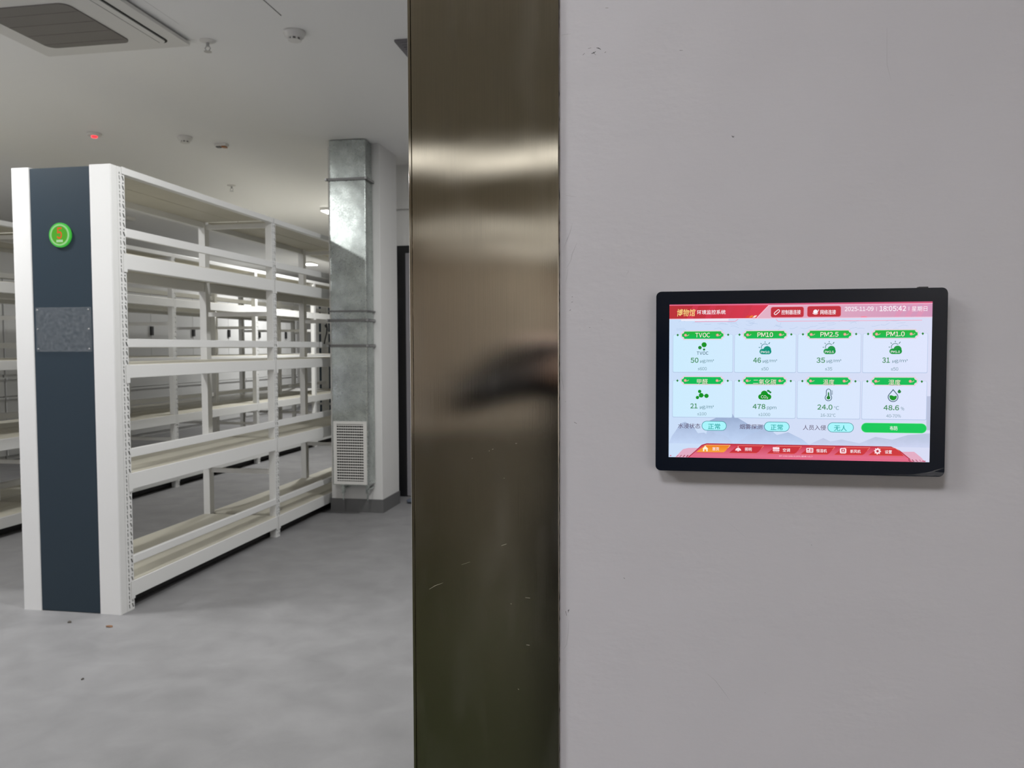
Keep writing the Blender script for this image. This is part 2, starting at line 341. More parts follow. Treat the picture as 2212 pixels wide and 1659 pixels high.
# door behind the column
d = bpy.data.objects.new('door_1', None); COL.objects.link(d); d.location = (-2.53, 7.6, 0); struct(d, 'grey door with a black frame beside the column', 'door')
bm = B(); prism(bm, [(0.0, 0.0), (0.0, 2.44), (1.1, 2.44), (1.1, 0), (1.04, 0), (1.04, 2.37), (0.137, 2.37), (0.137, 0)][::-1], -0.03, -0.002, axis='y')
obj('door_frame', bm, M_dark, d)
bxo('door_leaf', (0.137, 1.04, -0.022, -0.004, 0.01, 2.37), M_grey, d)
bm = B(); box(bm, 0.93, 0.97, -0.034, -0.022, 0.95, 1.10); tube(bm, [(0.95, -0.03, 1.05), (0.95, -0.07, 1.05), (0.84, -0.07, 1.05)], 0.01)
obj('door_handle', bm, M_steel, d)

# ------------------------------------------------------------------ brushed steel door casing
cs = thing('door_casing', 'tall brushed stainless steel door casing beside the lavender wall', 'door casing', (-0.19, 0.915, 0))
x0 = 0.19; y0 = -0.915
prof = [(-0.1092, 1.13), (-0.1092, 0.9152), (-0.1097, 0.915), (-0.2797, 0.915), (-0.28, 0.9153), (-0.28, 0.9205), (-0.2809, 0.9205), (-0.2809, 0.9162), (-0.2812, 0.9157),
        (-0.2840, 0.9157), (-0.2845, 0.9162), (-0.2849, 0.920), (-0.2855, 0.920), (-0.2855, 1.13)]
bm = B(); prism(bm, [(a+x0, b+y0) for a, b in prof][::-1], 0, 2.62)
obj('casing_sheet', bm, M_inox, cs)
bm = B()
SCR = [[(-0.2633, 1.1649), (-0.2559, 1.1697), (-0.2463, 1.1735)], [(-0.1761, 1.2205), (-0.1701, 1.2229)], [(-0.1866, 1.3326), (-0.185, 1.3332)], [(-0.1731, 1.2995), (-0.172, 1.2995)], [(-0.1594, 1.3401), (-0.1572, 1.3401)], [(-0.1905, 1.3309), (-0.1894, 1.3309)], [(-0.148, 1.1609), (-0.1425, 1.1606)], [(-0.1654, 1.1529), (-0.1643, 1.1524)], [(-0.147, 1.1054), (-0.1432, 1.1051)], [(-0.157, 1.0527), (-0.1559, 1.0517)], [(-0.2238, 1.1961), (-0.2137, 1.1998)], [(-0.2108, 1.3219), (-0.2097, 1.3219)]]
for i, s in enumerate(SCR): stroke(bm, [(a+x0, b) for a, b in s], 0.0003 if i in (0, 10) else 0.0008, -0.00006, 0)
sc_o = obj('scratch', bm, M_scratch, cs); sc_o['label'] = 'pale scratches and specks of plaster'

# ------------------------------------------------------------------ mobile shelving
LEV = [(0.072, 0.160), (0.672, 0.762), (1.290, 1.363), (1.888, 1.972), (2.402, 2.440)]
RAIL = [(0.255, 0.299), (0.850, 0.898), (1.460, 1.507), (2.064, 2.112)]
CROSS = [0.505, 1.715, 2.385]
HWD = 0.3015
FR = [0.085, 1.868, 3.633, 5.403, 7.173, 8.943]    # frame centres along the rack
DEP = 0.062; WID = 0.052
def upright_mesh():
    """hollow post, its outer (+x) face punched with two columns of slanting slots"""
    bm = B(); h = DEP/2; Z1 = 2.437; x = 0.0
    def quad(pts):
        bm.faces.new([bm.verts.new(p) for p in pts])
    quad([(-WID, -h, 0), (0, -h, 0), (0, -h, Z1), (-WID, -h, Z1)])
    quad([(-WID, h, 0), (-WID, h, Z1), (0, h, Z1), (0, h, 0)])
    quad([(-WID, -h, 0), (-WID, -h, Z1), (-WID, h, Z1), (-WID, h, 0)])
    quad([(-WID, -h, Z1), (0, -h, Z1), (0, h, Z1), (-WID, h, Z1)])
    z0 = 0.012; n = 96; p = (Z1-0.02-z0)/n
    quad([(x, -h, 0), (x, h, 0), (x, h, z0), (x, -h, z0)]); quad([(x, -h, z0+n*p), (x, h, z0+n*p), (x, h, Z1), (x, -h, Z1)])
    for c, (ya, yb) in enumerate(((-h, 0.0), (0.0, h))):
        cy = (ya+yb)/2 + (0.004 if c == 0 else 0.002)
        for k in range(n):
            za, zb = z0+k*p, z0+(k+1)*p; cz = (za+zb)/2
            if k % 2 == 0:
                hz = p*0.46; hw = 0.0056 if c else 0.0030; sl = 0.005 if c else 0.002
                hole = [(cy-hw+sl, cz-hz), (cy+hw+sl, cz-hz), (cy+hw-sl, cz+hz), (cy-hw-sl, cz+hz)]
            else:
                hw = 0.0060 if c else 0.0050; hole = [(cy-hw, cz-0.005), (cy+hw, cz-0.005), (cy+0.001, cz+0.006), (cy-0.001, cz+0.006)]
            o4 = [(ya, za), (yb, za), (yb, zb), (ya, zb)]
            for i in range(4):
                j = (i+1) % 4
                quad([(x, *o4[i]), (x, *o4[j]), (x, *hole[j]), (x, *hole[i])])
    bmesh.ops.remove_doubles(bm, verts=bm.verts[:], dist=0.00005)
    return bm
rackA = thing('mobile_shelving', 'white mobile shelving with a green numbered badge on its slate end panel', 'shelving', (-3.1685, 3.917, 0), 'parallel rows of white mobile shelving')
# end panel: two rounded white strips and a slate centre
bm = B()
def strip(xa, xb):
    prism(bm, rr(xa, xb, 0.0, 0.055, 0.006, 3), 0, 2.437)
strip(-HWD, -HWD+0.112); strip(HWD-0.128, HWD); box(bm, -HWD+0.1, HWD-0.12, 0.02, 0.053, 0, 2.432)
obj('end_panel', bm, M_rack, rackA)
bm = B(); box(bm, -HWD+0.113, HWD-0.129, 0.004, 0.02, 0.003, 2.43); sp = obj('slate_panel', bm, M_slate, rackA); sp['label'] = 'dark slate-blue centre panel'
# badge
bd = obj('badge', (lambda b: (lathe(b, [(0, 0), (0.066, 0), (0.066, 0.010), (0.0, 0.010)], seg=40), b)[1])(B()), [mat('badge_green_glow', (0.02, 0.2, 0.02), 0.4, emit=lin((52, 150, 48)), estr=0.9)], rackA, loc=(-0.0065, 0.004, 2.067))
bd.rotation_euler = (R(90), 0, 0); bd['label'] = 'glowing green round badge with a red 5'
bm = B(); lathe(bm, [(0.049, 0.0095), (0.049, 0.0125), (0.0575, 0.0125), (0.0575, 0.0095)], seg=40)
obj('badge_ring', bm, emission('badge_white_ring', (160, 215, 145), 0.9), bd)
bm = B(); lathe(bm, [(0, 0.012), (0.049, 0.012), (0.049, 0.0095)], seg=40); obj('badge_face', bm, emission('badge_green_face', (84, 172, 44), 0.9), bd)

GLY = {}
def glyph(ch, bold):
    """flat mesh of one character"""
    if (ch, bold) not in GLY:
        c = bpy.data.curves.new('tmp', 'FONT'); c.body = ch; c.size = 1; c.offset = bold; c.resolution_u = 4
        o = bpy.data.objects.new('tmp', c); COL.objects.link(o)
        bpy.context.view_layer.update()
        dg = bpy.context.evaluated_depsgraph_get()
        me = bpy.data.meshes.new_from_object(o.evaluated_get(dg), depsgraph=dg)
        GLY[(ch, bold)] = ([(v.co.x, v.co.y) for v in me.vertices], [tuple(p.vertices) for p in me.polygons])
        bpy.data.objects.remove(o); bpy.data.curves.remove(c); bpy.data.meshes.remove(me)
    return GLY[(ch, bold)]
def text_mesh(s, bold=0.0, shear=0.0, gap=0.085):
    """Latin letters and figures come from the wide sans-serif set and are closed up to their own widths"""
    V, F = [], []; x = 0.0
    for ch in s:
        if ch == ' ': x += 0.2; continue
        o = ord(ch); wide = 0x21 <= o <= 0x7e and ch not in '/-|'
        vs, fs = glyph(chr(o+0xFEE0) if wide else ch, bold)
        if o > 0x2e80:
            x0, adv = 0.0, 1.0
        else:
            xa = min(v[0] for v in vs); xb = max(v[0] for v in vs); x0, adv = xa, xb-xa+gap
        n = len(V); V += [(a-x0+x+shear*b, b) for a, b in vs]; F += [tuple(i+n for i in f) for f in fs]; x += adv
    return V, F
bm = B(); vs, fs = text_mesh('5', 0.02)
xs = [v[0] for v in vs]; ys = [v[1] for v in vs]
bv = [bm.verts.new(((x-min(xs))/(max(xs)-min(xs))*0.032-0.0165, (y-min(ys))/(max(ys)-min(ys))*0.062-0.0215, 0.0128)) for x, y in vs]
for f in fs:
    try: bm.faces.new([bv[i] for i in f])
    except ValueError: pass
nm = obj('numeral', bm, emission('badge_red', (226, 84, 40), 0.95), bd)
bm = B()
for k in range(4): box(bm, -0.0195+k*0.0100, -0.0195+k*0.0100+0.0085, -0.039, -0.026, 0.0118, 0.0126)
obj('caption_strip', bm, emission('badge_caption', (186, 222, 176), 0.9), bd)
# clear card holder with six screws
ch = bxo('card_holder', (-0.170, 0.166, -0.006, 0.0035, 1.437, 1.678), M_acryl, rackA, bev=0.001); ch['label'] = 'scuffed clear card holder'
for sx in (-0.158, 0.154):
    for sz in (1.452, 1.560, 1.664):
        bm = B(); lathe(bm, [(0, 0.0035), (0.004, 0.002), (0.005, 0)], seg=12)
        so = obj('screw', bm, M_steel, ch, loc=(sx, -0.006, sz)); so.rotation_euler = (R(90), 0, 0)
# uprights
um = obj('upright', upright_mesh(), M_rack, rackA)
first = True
for fy in FR:
    for sgn in (1, -1):
        o = um if first else um.copy()
        if not first: COL.objects.link(o); o.parent = rackA
        first = False
        o.location = (sgn*HWD, fy, 0); o.rotation_euler = (0, 0, 0 if sgn > 0 else math.pi)
# base carriage
bxo('carriage', (-HWD+0.07, HWD-0.07, 0.06, FR[-1], 0.012, 0.06), M_black, rackA)
protos = {}
def put(kind, y, make):
    """one mesh per kind and side; repeats share it"""
    if kind not in protos: protos[kind] = make(); o = protos[kind]
    else: o = protos[kind].copy(); COL.objects.link(o); o.parent = rackA
    o.location = (0, y, 0); return o
for bi in range(5):
    ya = FR[bi]+DEP/2; L = FR[bi+1]-FR[bi]-DEP
    for li, (za, zb) in enumerate(LEV):
        for sgn in (1, -1):
            def mk():
                bm = B(); xa, xb = (HWD-0.042, HWD+0.004) if sgn > 0 else (-HWD-0.004, -HWD+0.042)
                box(bm, xa, xb, 0, L, za-(0.025 if li == 4 and sgn < 0 else 0), zb, bev=0.003)
                for e in (-0.045, L-0.003): box(bm, (xb-0.002 if sgn > 0 else xa-0.001), (xb+0.001 if sgn > 0 else xa+0.002), (e+0.018 if e < 0 else e), (e+0.048 if e < 0 else e+0.026), zb-0.10 if li < 4 else za, zb)
                return obj('beam', bm, M_rack, rackA)
            put(('beam', li, sgn), ya, mk)
        for half in (1, -1):
            def mk():
                bm = B(); xa, xb = (0.003, HWD-0.004) if half > 0 else (-HWD+0.004, -0.003)
                box(bm, xa, xb, -0.01, L+0.01, zb-0.014 if li < 4 else zb-0.020, zb+0.005 if li < 4 else zb-0.004, bev=0.001)
                return obj('shelf_board', bm, M_board, rackA)
            put(('board', li, half), ya, mk)
    for ri, (za, zb) in enumerate(RAIL):
        def mk():
            bm = B(); box(bm, HWD-0.022, HWD+0.003, 0, L, za, zb, bev=0.003); return obj('guard_rail', bm, M_rack, rackA)
        put(('rail', ri), ya, mk)
for fi, fy in enumerate(FR):
    for ci, cz in enumerate(CROSS):
        def mk():
            bm = B(); box(bm, -HWD+WID-0.005, HWD-WID+0.005, -0.012, 0.012, cz-0.017, cz+0.017, bev=0.003); return obj('cross_bar', bm, M_rack, rackA)
        put(('cross', ci), fy, mk)
for nm_, (lx, ly, lab) in {'b': (-5.2515, 4.09, 'white mobile shelving seen through the numbered row, across the lit aisle from it'),
                     'c': (-5.882, 4.15, 'white mobile shelving standing back to back behind the second row')}.items():
    c = copy_tree(rackA, None, ('badge', 'card_holder')); c.location = (lx, ly, 0); c['label'] = lab
    if nm_ == 'b':
        for ch in c.children:
            if ch.name.startswith('guard_rail'):       # this row carries its guard rails on the far side
                ch.rotation_euler = (0, 0, math.pi); ch.location.y += 1.72
# a farther row whose slate end panel shows through
c = copy_tree(rackA, None, ('badge', 'card_holder')); c.location = (-6.02, 14.3, 0); c['label'] = 'farthest white mobile shelving, its slate end seen beside the duct'

# ------------------------------------------------------------------ drawer cabinets along the left wall
CABY = [7.35+1.25*k for k in range(9)]
cab0 = None
CL = ['nearest the doorway', 'second from the doorway', 'third from the doorway', 'fourth from the doorway', 'fifth from the doorway', 'sixth from the doorway', 'seventh from the doorway', 'eighth from the doorway', 'last before the far end wall']
for k, cy in enumerate(CABY):
    lab = 'white drawer cabinet against the left wall, %s' % CL[k]
    if cab0 is None:
        cab0 = thing('drawer_cabinet', lab, 'cabinet', (-8.35, cy, 0), 'white drawer cabinets along the left wall')
        bxo('body', (-0.48, -0.02, -0.615, 0.615, 0.0, 2.42), M_cab, cab0, bev=0.004)
        for s in (-1, 1):
            dd = bxo('door', (-0.02, 0.0, min(s*0.004, s*0.61), max(s*0.004, s*0.61), 1.12, 2.40), M_cab, cab0, bev=0.003)
            bxo('latch', (0.0, 0.02, min(s*0.02, s*0.055), max(s*0.02, s*0.055), 1.13, 1.17), M_black, dd)
        hd = bxo('handle', (0.0, 0.03, -0.035, 0.035, 1.68, 1.83), M_black, cab0, bev=0.006)
        for q in range(4):
            dw = bxo('drawer', (-0.02, 0.0, -0.61, 0.61, 0.06+q*0.26, 0.06+q*0.26+0.245), M_cab, cab0, bev=0.003)
            bxo('drawer_lip', (0.0, 0.018, -0.60, 0.60, 0.06+q*0.26+0.215, 0.06+q*0.26+0.245), M_cab, dw, bev=0.003)
    else:
        c = copy_tree(cab0); c.location = (-8.35, cy, 0); c['label'] = lab

# ------------------------------------------------------------------ galvanised duct on the column
du = thing('air_duct', 'galvanised square air duct with a white louvred vent, strapped to the column', 'duct', (-2.592, 6.76, 0.27))
def dz(z): return z-0.27
bm = B(); prism(bm, rr(-0.162, 0.162, -0.165, 0.012, 0.008, 3), 0, 2.62)
obj('duct_casing', bm, M_galv, du)
bm = B(); prism(bm, rr(-0.160, 0.160, -0.163, 0.008, 0.008, 3), -0.006, CZ-2.892)
uo = obj('duct_upper_section', bm, M_galv, du, loc=(0, 0, 2.618)); uo.rotation_euler = (R(1.6), 0, R(1.2))
bm = B()
for z in (1.02, 2.02):
    prism(bm, rr(-0.1635, 0.1635, -0.1665, 0.012, 0.008, 3), z, z+0.006)
obj('seam', bm, M_galv, du)
for z, h_, big in ((2.884, 0.022, 1), (1.768, 0.014, 0), (1.689, 0.024, 1), (1.472, 0.024, 1)):
    bm = B(); z = dz(z)
    box(bm, -0.19 if big else -0.168, 0.185 if big else 0.17, -0.185, -0.167, z-h_/2, z+h_/2, bev=0.002)
    box(bm, 0.163, 0.178, -0.185, 0.010, z-h_/2, z+h_/2, bev=0.002)
    box(bm, -0.178, -0.163, -0.185, 0.010, z-h_/2, z+h_/2, bev=0.002)
    cl = obj('clamp', bm, M_darksteel, du)
    if big:
        for sx in (-0.18, 0.176):
            bm = B(); tube(bm, [(sx, -0.20, z), (sx, 0.012, z)], 0.005); lathe(bm, [(0, 0.008), (0.011, 0.008), (0.011, -0.008), (0, -0.008)], (sx, -0.19, z), 6)
            obj('bolt', bm, M_steel, cl)
for sx in (-0.085, 0.135):
    bm = B(); box(bm, sx-0.012, sx+0.012, -0.13, -0.10, -0.075, 0.0, bev=0.002); box(bm, sx-0.012, sx+0.02, -0.12, 0.008, -0.045, -0.03, bev=0.002)
    tube(bm, [(sx, -0.115, -0.135), (sx, -0.115, -0.07)], 0.007)
    obj('bracket', bm, M_galv, du)
vt = thing('tmp', '', '', (0, 0, 0)); bpy.data.objects.remove(vt)
bm = B()
prism(bm, [(-0.146, dz(0.28)), (0.152, dz(0.28)), (0.152, dz(0.824)), (-0.146, dz(0.824)), (-0.146, dz(0.28)+0.0001), (-0.118, dz(0.306)), (-0.118, dz(0.800)), (0.124, dz(0.800)), (0.124, dz(0.306)), (-0.118, dz(0.306)-0.0001)][::-1], -0.180, -0.165, axis='y')
vf = obj('vent', bm, M_plastic, du); vf['label'] = 'white louvred vent'
bxo('vent_back', (-0.12, 0.126, -0.168, -0.1655, dz(0.302), dz(0.804)), M_darkgap, vf)
bm = B()
for k in range(21):
    z = dz(0.314)+k*0.0236
    prism(bm, [(-0.179, z), (-0.170, z+0.006), (-0.170, z+0.010), (-0.179, z+0.0065)], -0.119, 0.125, axis='x')
obj('louvre', bm, M_plastic, vf)
bm = B()
for k in range(11): box(bm, -0.100+k*0.0204, -0.098+k*0.0204, -0.172, -0.168, dz(0.304), dz(0.802))
obj('vent_bar', bm, M_plastic, vf)
# black cable tied beside the duct
bm = B(); tube(bm, [(-2.792, 6.57, 1.63), (-2.783, 6.565, 1.66), (-2.775, 6.562, 1.62), (-2.780, 6.56, 1.58), (-2.796, 6.567, 1.53), (-2.806, 6.57, 1.49)], 0.006, 8)
tube(bm, [(-2.794, 6.565, 1.645), (-2.774, 6.555, 1.64), (-2.772, 6.556, 1.60)], 0.007, 8)
tag(obj('cable', bm, M_black, smooth=True), 'short black cable end tied to the left edge of the galvanised duct', 'cable')

# ------------------------------------------------------------------ ceiling fittings
ac = thing('ceiling_air_conditioner', 'white cassette air conditioner set in the ceiling', 'air conditioner', (-3.2, 3.955, CZ))
bm = B(); prism(bm, rr(-0.37, 0.556, -0.39, 0.39, 0.012, 3), -0.03, -0.012)
obj('panel', bm, M_plastic, ac)
bxo('housing', (-0.35, 0.53, -0.37, 0.37, -0.012, 0.0), M_darkgap, ac)  # near-black colour stands in for the shadow in the gap above the panel
bm = B(); prism(bm, rr(-0.25, 0.27, -0.265, 0.265, 0.05, 6), -0.036, -0.029)
g = obj('intake_grille', bm, M_grille, ac); g['label'] = 'taupe intake grille'
bm = B()
for k in range(4): box(bm, -0.245, 0.265, -0.17+k*0.125, -0.167+k*0.125, -0.0385, -0.0355)
obj('grille_rib', bm, mat('taupe_rib', (0.24, 0.22, 0.2), 0.7), g)
for sx in (0.425,):
    bm = B(); prism(bm, rr(sx-0.052, sx+0.052, -0.33, 0.315, 0.045, 8), -0.0325, -0.0295)
    so = obj('outlet_slot', bm, M_black, ac)
    bm = B(); prism(bm, rr(sx-0.046, sx+0.040, -0.322, 0.307, 0.042, 8), -0.037, -0.032); obj('flap', bm, M_plastic, so)
    bm = B(); box(bm, sx-0.004, sx-0.001, -0.31, 0.295, -0.0378, -0.0368); obj('flap_groove', bm, M_greyslot, so)
ah = thing('access_hatch', 'flush white access hatch in the ceiling, right of the air conditioner', 'hatch', (-2.27, 3.87, CZ))
bm = B(); prism(bm, rr(-0.30, 0.30, -0.30, 0.24, 0.002, 1), -0.0015, -0.0002); obj('hatch_surround', bm, M_greyslot, ah)
bm = B(); prism(bm, rr(-0.2965, 0.2965, -0.2965, 0.2365, 0.002, 1), -0.003, -0.0016); obj('hatch_lid', bm, M_ceil, ah)
hatch = thing('ceiling_grille', 'dark grey ceiling grille half hidden by the steel casing', 'grille', (-1.03, 4.79, CZ))
bm = B(); prism(bm, rr(-0.46, 0.46, -0.25, 0.25, 0.004, 2), -0.012, -0.001); obj('frame', bm, mat('grey_grille_paint', (0.16, 0.15, 0.16), 0.5), hatch)
bm = B()
for k in range(14): box(bm, -0.43, 0.43, -0.225+k*0.033, -0.213+k*0.033, -0.016, -0.0115)
obj('slat', bm, mat('grey_grille_slat', (0.20, 0.19, 0.20), 0.5), hatch)

def detector(loc, label, s=1.0):
    t = thing('smoke_detector', label, 'smoke detector', loc, 'smoke detectors on the ceiling')
    bm = B(); lathe(bm, [(0, 0), (0.062*s, 0), (0.062*s, -0.012*s), (0.056*s, -0.016*s), (0.052*s, -0.030*s), (0.040*s, -0.036*s), (0, -0.036*s)], seg=28); obj('base', bm, M_plastic, t, True)
    bm = B(); lathe(bm, [(0.033*s, -0.036*s), (0.033*s, -0.048*s), (0, -0.048*s)], seg=24); obj('chamber', bm, M_greyslot, t)
    bm = B()
    for k in range(8):
        a = k*math.pi/4; c, s_ = math.cos(a), math.sin(a)
        box(bm, 0.032*s*c-0.005*s, 0.032*s*c+0.005*s, 0.032*s*s_-0.005*s, 0.032*s*s_+0.005*s, -0.050*s, -0.035*s)
    lathe(bm, [(0, -0.052*s), (0.036*s, -0.050*s), (0.036*s, -0.047*s), (0, -0.047*s)], seg=24)
    obj('cap', bm, M_plastic, t); return t
detector((-2.0, 4.33, CZ), 'white smoke detector nearest the steel casing, alone on the ceiling')
detector((-3.887, 6.27, CZ), 'white smoke detector between the red-lit alarm and the amber one')
def sprinkler(loc, label):
    t = thing('sprinkler', label, 'sprinkler', loc, 'ceiling sprinklers')
    bm = B(); lathe(bm, [(0, 0), (0.045, 0), (0.045, -0.004), (0.018, -0.012), (0, -0.012)], seg=24); obj('escutcheon', bm, M_plastic, t)
    bm = B(); tube(bm, [(0, 0, -0.01), (0, 0, -0.034)], 0.009)
    for s in (-1, 1): tube(bm, [(s*0.008, 0, -0.032), (s*0.017, 0, -0.044), (s*0.006, 0, -0.060)], 0.003)
    obj('frame_arm', bm, M_steel, t)
    bm = B(); lathe(bm, [(0, -0.060), (0.022, -0.062), (0.022, -0.064), (0, -0.064)], seg=16); obj('deflector', bm, M_steel, t)
sprinkler((-2.547, 4.36, CZ), 'sprinkler head beside the corner of the air conditioner')
sprinkler((-4.541, 8.2, CZ), 'sprinkler head over the shelving top, beyond the amber sensor')
t = thing('fire_alarm', 'round white ceiling alarm with a lit red light', 'alarm', (-4.55, 6.03, CZ))
bm = B(); lathe(bm, [(0, 0), (0.058, 0), (0.058, -0.012), (0.045, -0.022), (0, -0.024)], seg=28); obj('base', bm, M_plastic, t, True)
bm = B(); lathe(bm, [(0.024, -0.022), (0.022, -0.034), (0, -0.038)], seg=20); o = obj('lamp', bm, mat('red_alarm_light', (0.3, 0.01, 0.01), 0.3, emit=(1.0, 0.02, 0.03), estr=3), t, True)
o['label'] = 'glowing red light'
t = thing('motion_sensor', 'small ceiling sensor with an amber end', 'sensor', (-3.71, 6.54, CZ))
bxo('base', (-0.055, 0.055, -0.03, 0.03, -0.022, 0), M_plastic, t, bev=0.006)
o = bxo('lens', (0.008, 0.046, -0.024, 0.024, -0.036, -0.022), mat('amber_lens', (0.35, 0.13, 0.03), 0.3), t, bev=0.006); o['label'] = 'amber lens'
bxo('clip', (-0.045, -0.006, -0.02, 0.02, -0.032, -0.022), M_greyslot, t, bev=0.004)
LLAB = ['lit ceiling light beside the top of the duct', 'ceiling light over the near end of the first aisle', 'lit ceiling light seen between the shelf uprights', 'ceiling light over the near end of the second aisle', 'ceiling light just inside the doorway', 'added fill light over the aisle before the column, hidden by the casing', 'ceiling light over the near corner of the numbered shelving']
for (lx, ly, p), lab in zip(STORE_LAMPS, LLAB):
    t = thing('ceiling_light', lab, 'light', (lx, ly, CZ), 'store ceiling lights')
    bxo('housing', (-0.12, 0.12, -0.17, 0.17, -0.035, 0), M_plastic, t, bev=0.004)
    bxo('diffuser', (-0.11, 0.11, -0.16, 0.16, -0.044, -0.0352), M_lamp, t)
t = thing('ceiling_light', 'unlit ceiling light seen through the gap under the top shelf', 'light', (-7.05, 9.8, CZ), 'store ceiling lights')
bxo('housing', (-0.12, 0.12, -0.17, 0.17, -0.035, 0), M_plastic, t, bev=0.004)
bxo('diffuser', (-0.11, 0.11, -0.16, 0.16, -0.044, -0.0352), M_plastic, t)
for (ly, p), lab in zip(HALL_LAMPS, ['long hall ceiling light mirrored as the brightest band in the steel', 'long hall ceiling light mirrored as the second band in the steel', 'long hall ceiling light mirrored as the lowest thin band in the steel']):
    t = thing('strip_light', lab, 'light', (-0.6, ly, 3.2), 'hall strip lights')
    bxo('housing', (-2.75, 2.75, -0.16, 0.16, -0.05, -0.001), M_plastic, t)
    bxo('diffuser', (-2.7, 2.7, -0.15, 0.15, -0.075, -0.0502), M_hlamp, t)
for (lx, ly, p, sz), lab in zip(HALL_PANELS, ['small square hall ceiling light above the person', 'large square fill light added before the wide end of the doorway', 'large square fill light added deep in the hall']):
    t = thing('panel_light', lab, 'light', (lx, ly, 3.2), 'square hall ceiling lights')
    bxo('housing', (-sz/2, sz/2, -sz/2, sz/2, -0.05, -0.001), M_plastic, t)
    bxo('diffuser', (-sz/2+0.02, sz/2-0.02, -sz/2+0.02, sz/2-0.02, -0.075, -0.0502), M_lamp, t)

# ------------------------------------------------------------------ litter on the floor
def scrap(name, loc, size, mt, label, cat, seed, n=9):
    rnd = random.Random(seed); bm = B()
    bmesh.ops.create_icosphere(bm, subdivisions=2, radius=1)
    for v in bm.verts:
        k = rnd.uniform(0.6, 1.15)
        v.co = Vector((v.co.x*size[0]*k, v.co.y*size[1]*k, max(v.co.z, -0.6)*size[2]*k+0.6*size[2]))
    return tag(obj(name, bm, mt, loc=loc), label, cat)
M_leaf = mat('brown_scrap', (0.20, 0.10, 0.05), 0.8); M_mud = mat('dark_crumb', (0.07, 0.06, 0.05), 0.9)
scrap('plaster_crumb', (-3.061, 3.763, 0), (0.012, 0.010, 0.006), M_mud, 'dark crumb on the floor before the left white strip', 'debris', 1)
scrap('dry_leaf', (-2.809, 3.74, 0), (0.022, 0.012, 0.005), M_leaf, 'brown curled scrap on the floor before the shelving corner', 'debris', 2)
scrap('plaster_crumb', (-2.476, 3.113, 0), (0.005, 0.009, 0.004), M_mud, 'small dark crumb alone on the near floor', 'debris', 3)
scrap('plastic_bag', (-2.235, 7.27, 0), (0.075, 0.06, 0.03), mat('blue_grey_film', (0.13, 0.15, 0.19), 0.4), 'crumpled blue-grey bag on the floor by the door behind the column', 'bag', 4)

# ------------------------------------------------------------------ the wall panel
YF = 0.90
pn = thing('touch_panel', 'black wall-mounted touch panel showing air readings on a lit screen', 'screen', (0.147, YW, 1.413))
PX0, PX1, PZ0, PZ1 = -0.0003, 0.2945, 1.3150, 1.5106
def loc_pt(pts): return [(a-0.147, b-1.413) for a, b in pts]
bm = B(); prism(bm, loc_pt(rr(PX0+0.0006, PX1-0.0006, PZ0+0.0006, PZ1-0.0006, 0.005, 6)), -0.020, -0.003, axis='y')
prism(bm, loc_pt(rr(PX0+0.02, PX1-0.02, PZ0+0.02, PZ1-0.02, 0.005, 4)), -0.004, 0.0, axis='y')
obj('casing', bm, M_case, pn)
bm = B(); prism(bm, loc_pt(rr(PX0, PX1, PZ0, PZ1, 0.0055, 8)), -0.022, -0.020, axis='y')
es = [e for e in bm.edges if all(abs(v.co.y+0.022) < 1e-6 for v in e.verts)]
bmesh.ops.bevel(bm, geom=es, offset=0.0006, segments=2, affect='EDGES')
obj('bezel', bm, M_bezel, pn)
bm = B(); box(bm, 0.268-0.147, 0.2775-0.147, -0.016, -0.009, PZ1-1.413-0.001, PZ1-1.413+0.0016, bev=0.0006)
obj('power_button', bm, M_case, pn)
bm = B()
fl = [(0.2330, 1.3162), (0.262, 1.3168), (0.280, 1.3200), (0.2938, 1.3250), (0.2938, 1.3235), (0.284, 1.3205), (0.2938, 1.3195), (0.2925, 1.3160), (0.27, 1.3156)]
vsf = [bm.verts.new((a-0.147, -0.0222-0.0006*(i % 2), b-1.413)) for i, (a, b) in enumerate(fl)]
bm.faces.new(vsf)
pf = obj('protective_film', bm, M_film, pn); pf['label'] = 'peeling clear film corner'

# --- what the screen shows, drawn in the panel's own 1280 x 800 layout
SX0, SX1, SZ0, SZ1 = 0.01385, 0.2798, 1.3300, 1.4965
scr = B(); SM = []; SMI = {}
def smi(rgb, s=None):
    key = rgb if isinstance(rgb, str) else tuple(rgb)
    if key not in SMI:
        SMI[key] = len(SM); SM.append(emission('screen_%d_%d_%d' % key, key, 1.0))
    return SMI[key]
def sadd(name, M): SMI[name] = len(SM); SM.append(M)
EPS = 0.00004
def sp3(u, v, ly): return (SX0+(SX1-SX0)*u/1280-0.147, -0.02203-EPS*ly, SZ1-(SZ1-SZ0)*v/800-1.413)
def poly(pts, col, ly):
    f = scr.faces.new([scr.verts.new(sp3(u, v, ly)) for u, v in pts]); f.material_index = smi(col) if not isinstance(col, str) else SMI[col]
def rect(u0, v0, u1, v1, col, ly): poly([(u0, v0), (u1, v0), (u1, v1), (u0, v1)], col, ly)
def rrect(u0, v0, u1, v1, r, col, ly, seg=5): poly(rr(u0, u1, v0, v1, r, seg), col, ly)
def circ(u, v, r, col, ly, n=24, ry=None): poly([(u+r*math.cos(2*math.pi*k/n), v+(ry or r)*math.sin(2*math.pi*k/n)) for k in range(n)], col, ly)
def line(pts, wd, col, ly):
    for (a, b), (c, d_) in zip(pts, pts[1:]):
        l = math.hypot(c-a, d_-b) or 1; nx, ny = -(d_-b)/l*wd/2, (c-a)/l*wd/2
        poly([(a+nx, b+ny), (c+nx, d_+ny), (c-nx, d_-ny), (a-nx, b-ny)], col, ly)
def arc(u, v, r, a0, a1, wd, col, ly, n=16):
    pts = [(u+r*math.cos(R(a0+(a1-a0)*k/n)), v-r*math.sin(R(a0+(a1-a0)*k/n))) for k in range(n+1)]; line(pts, wd, col, ly)
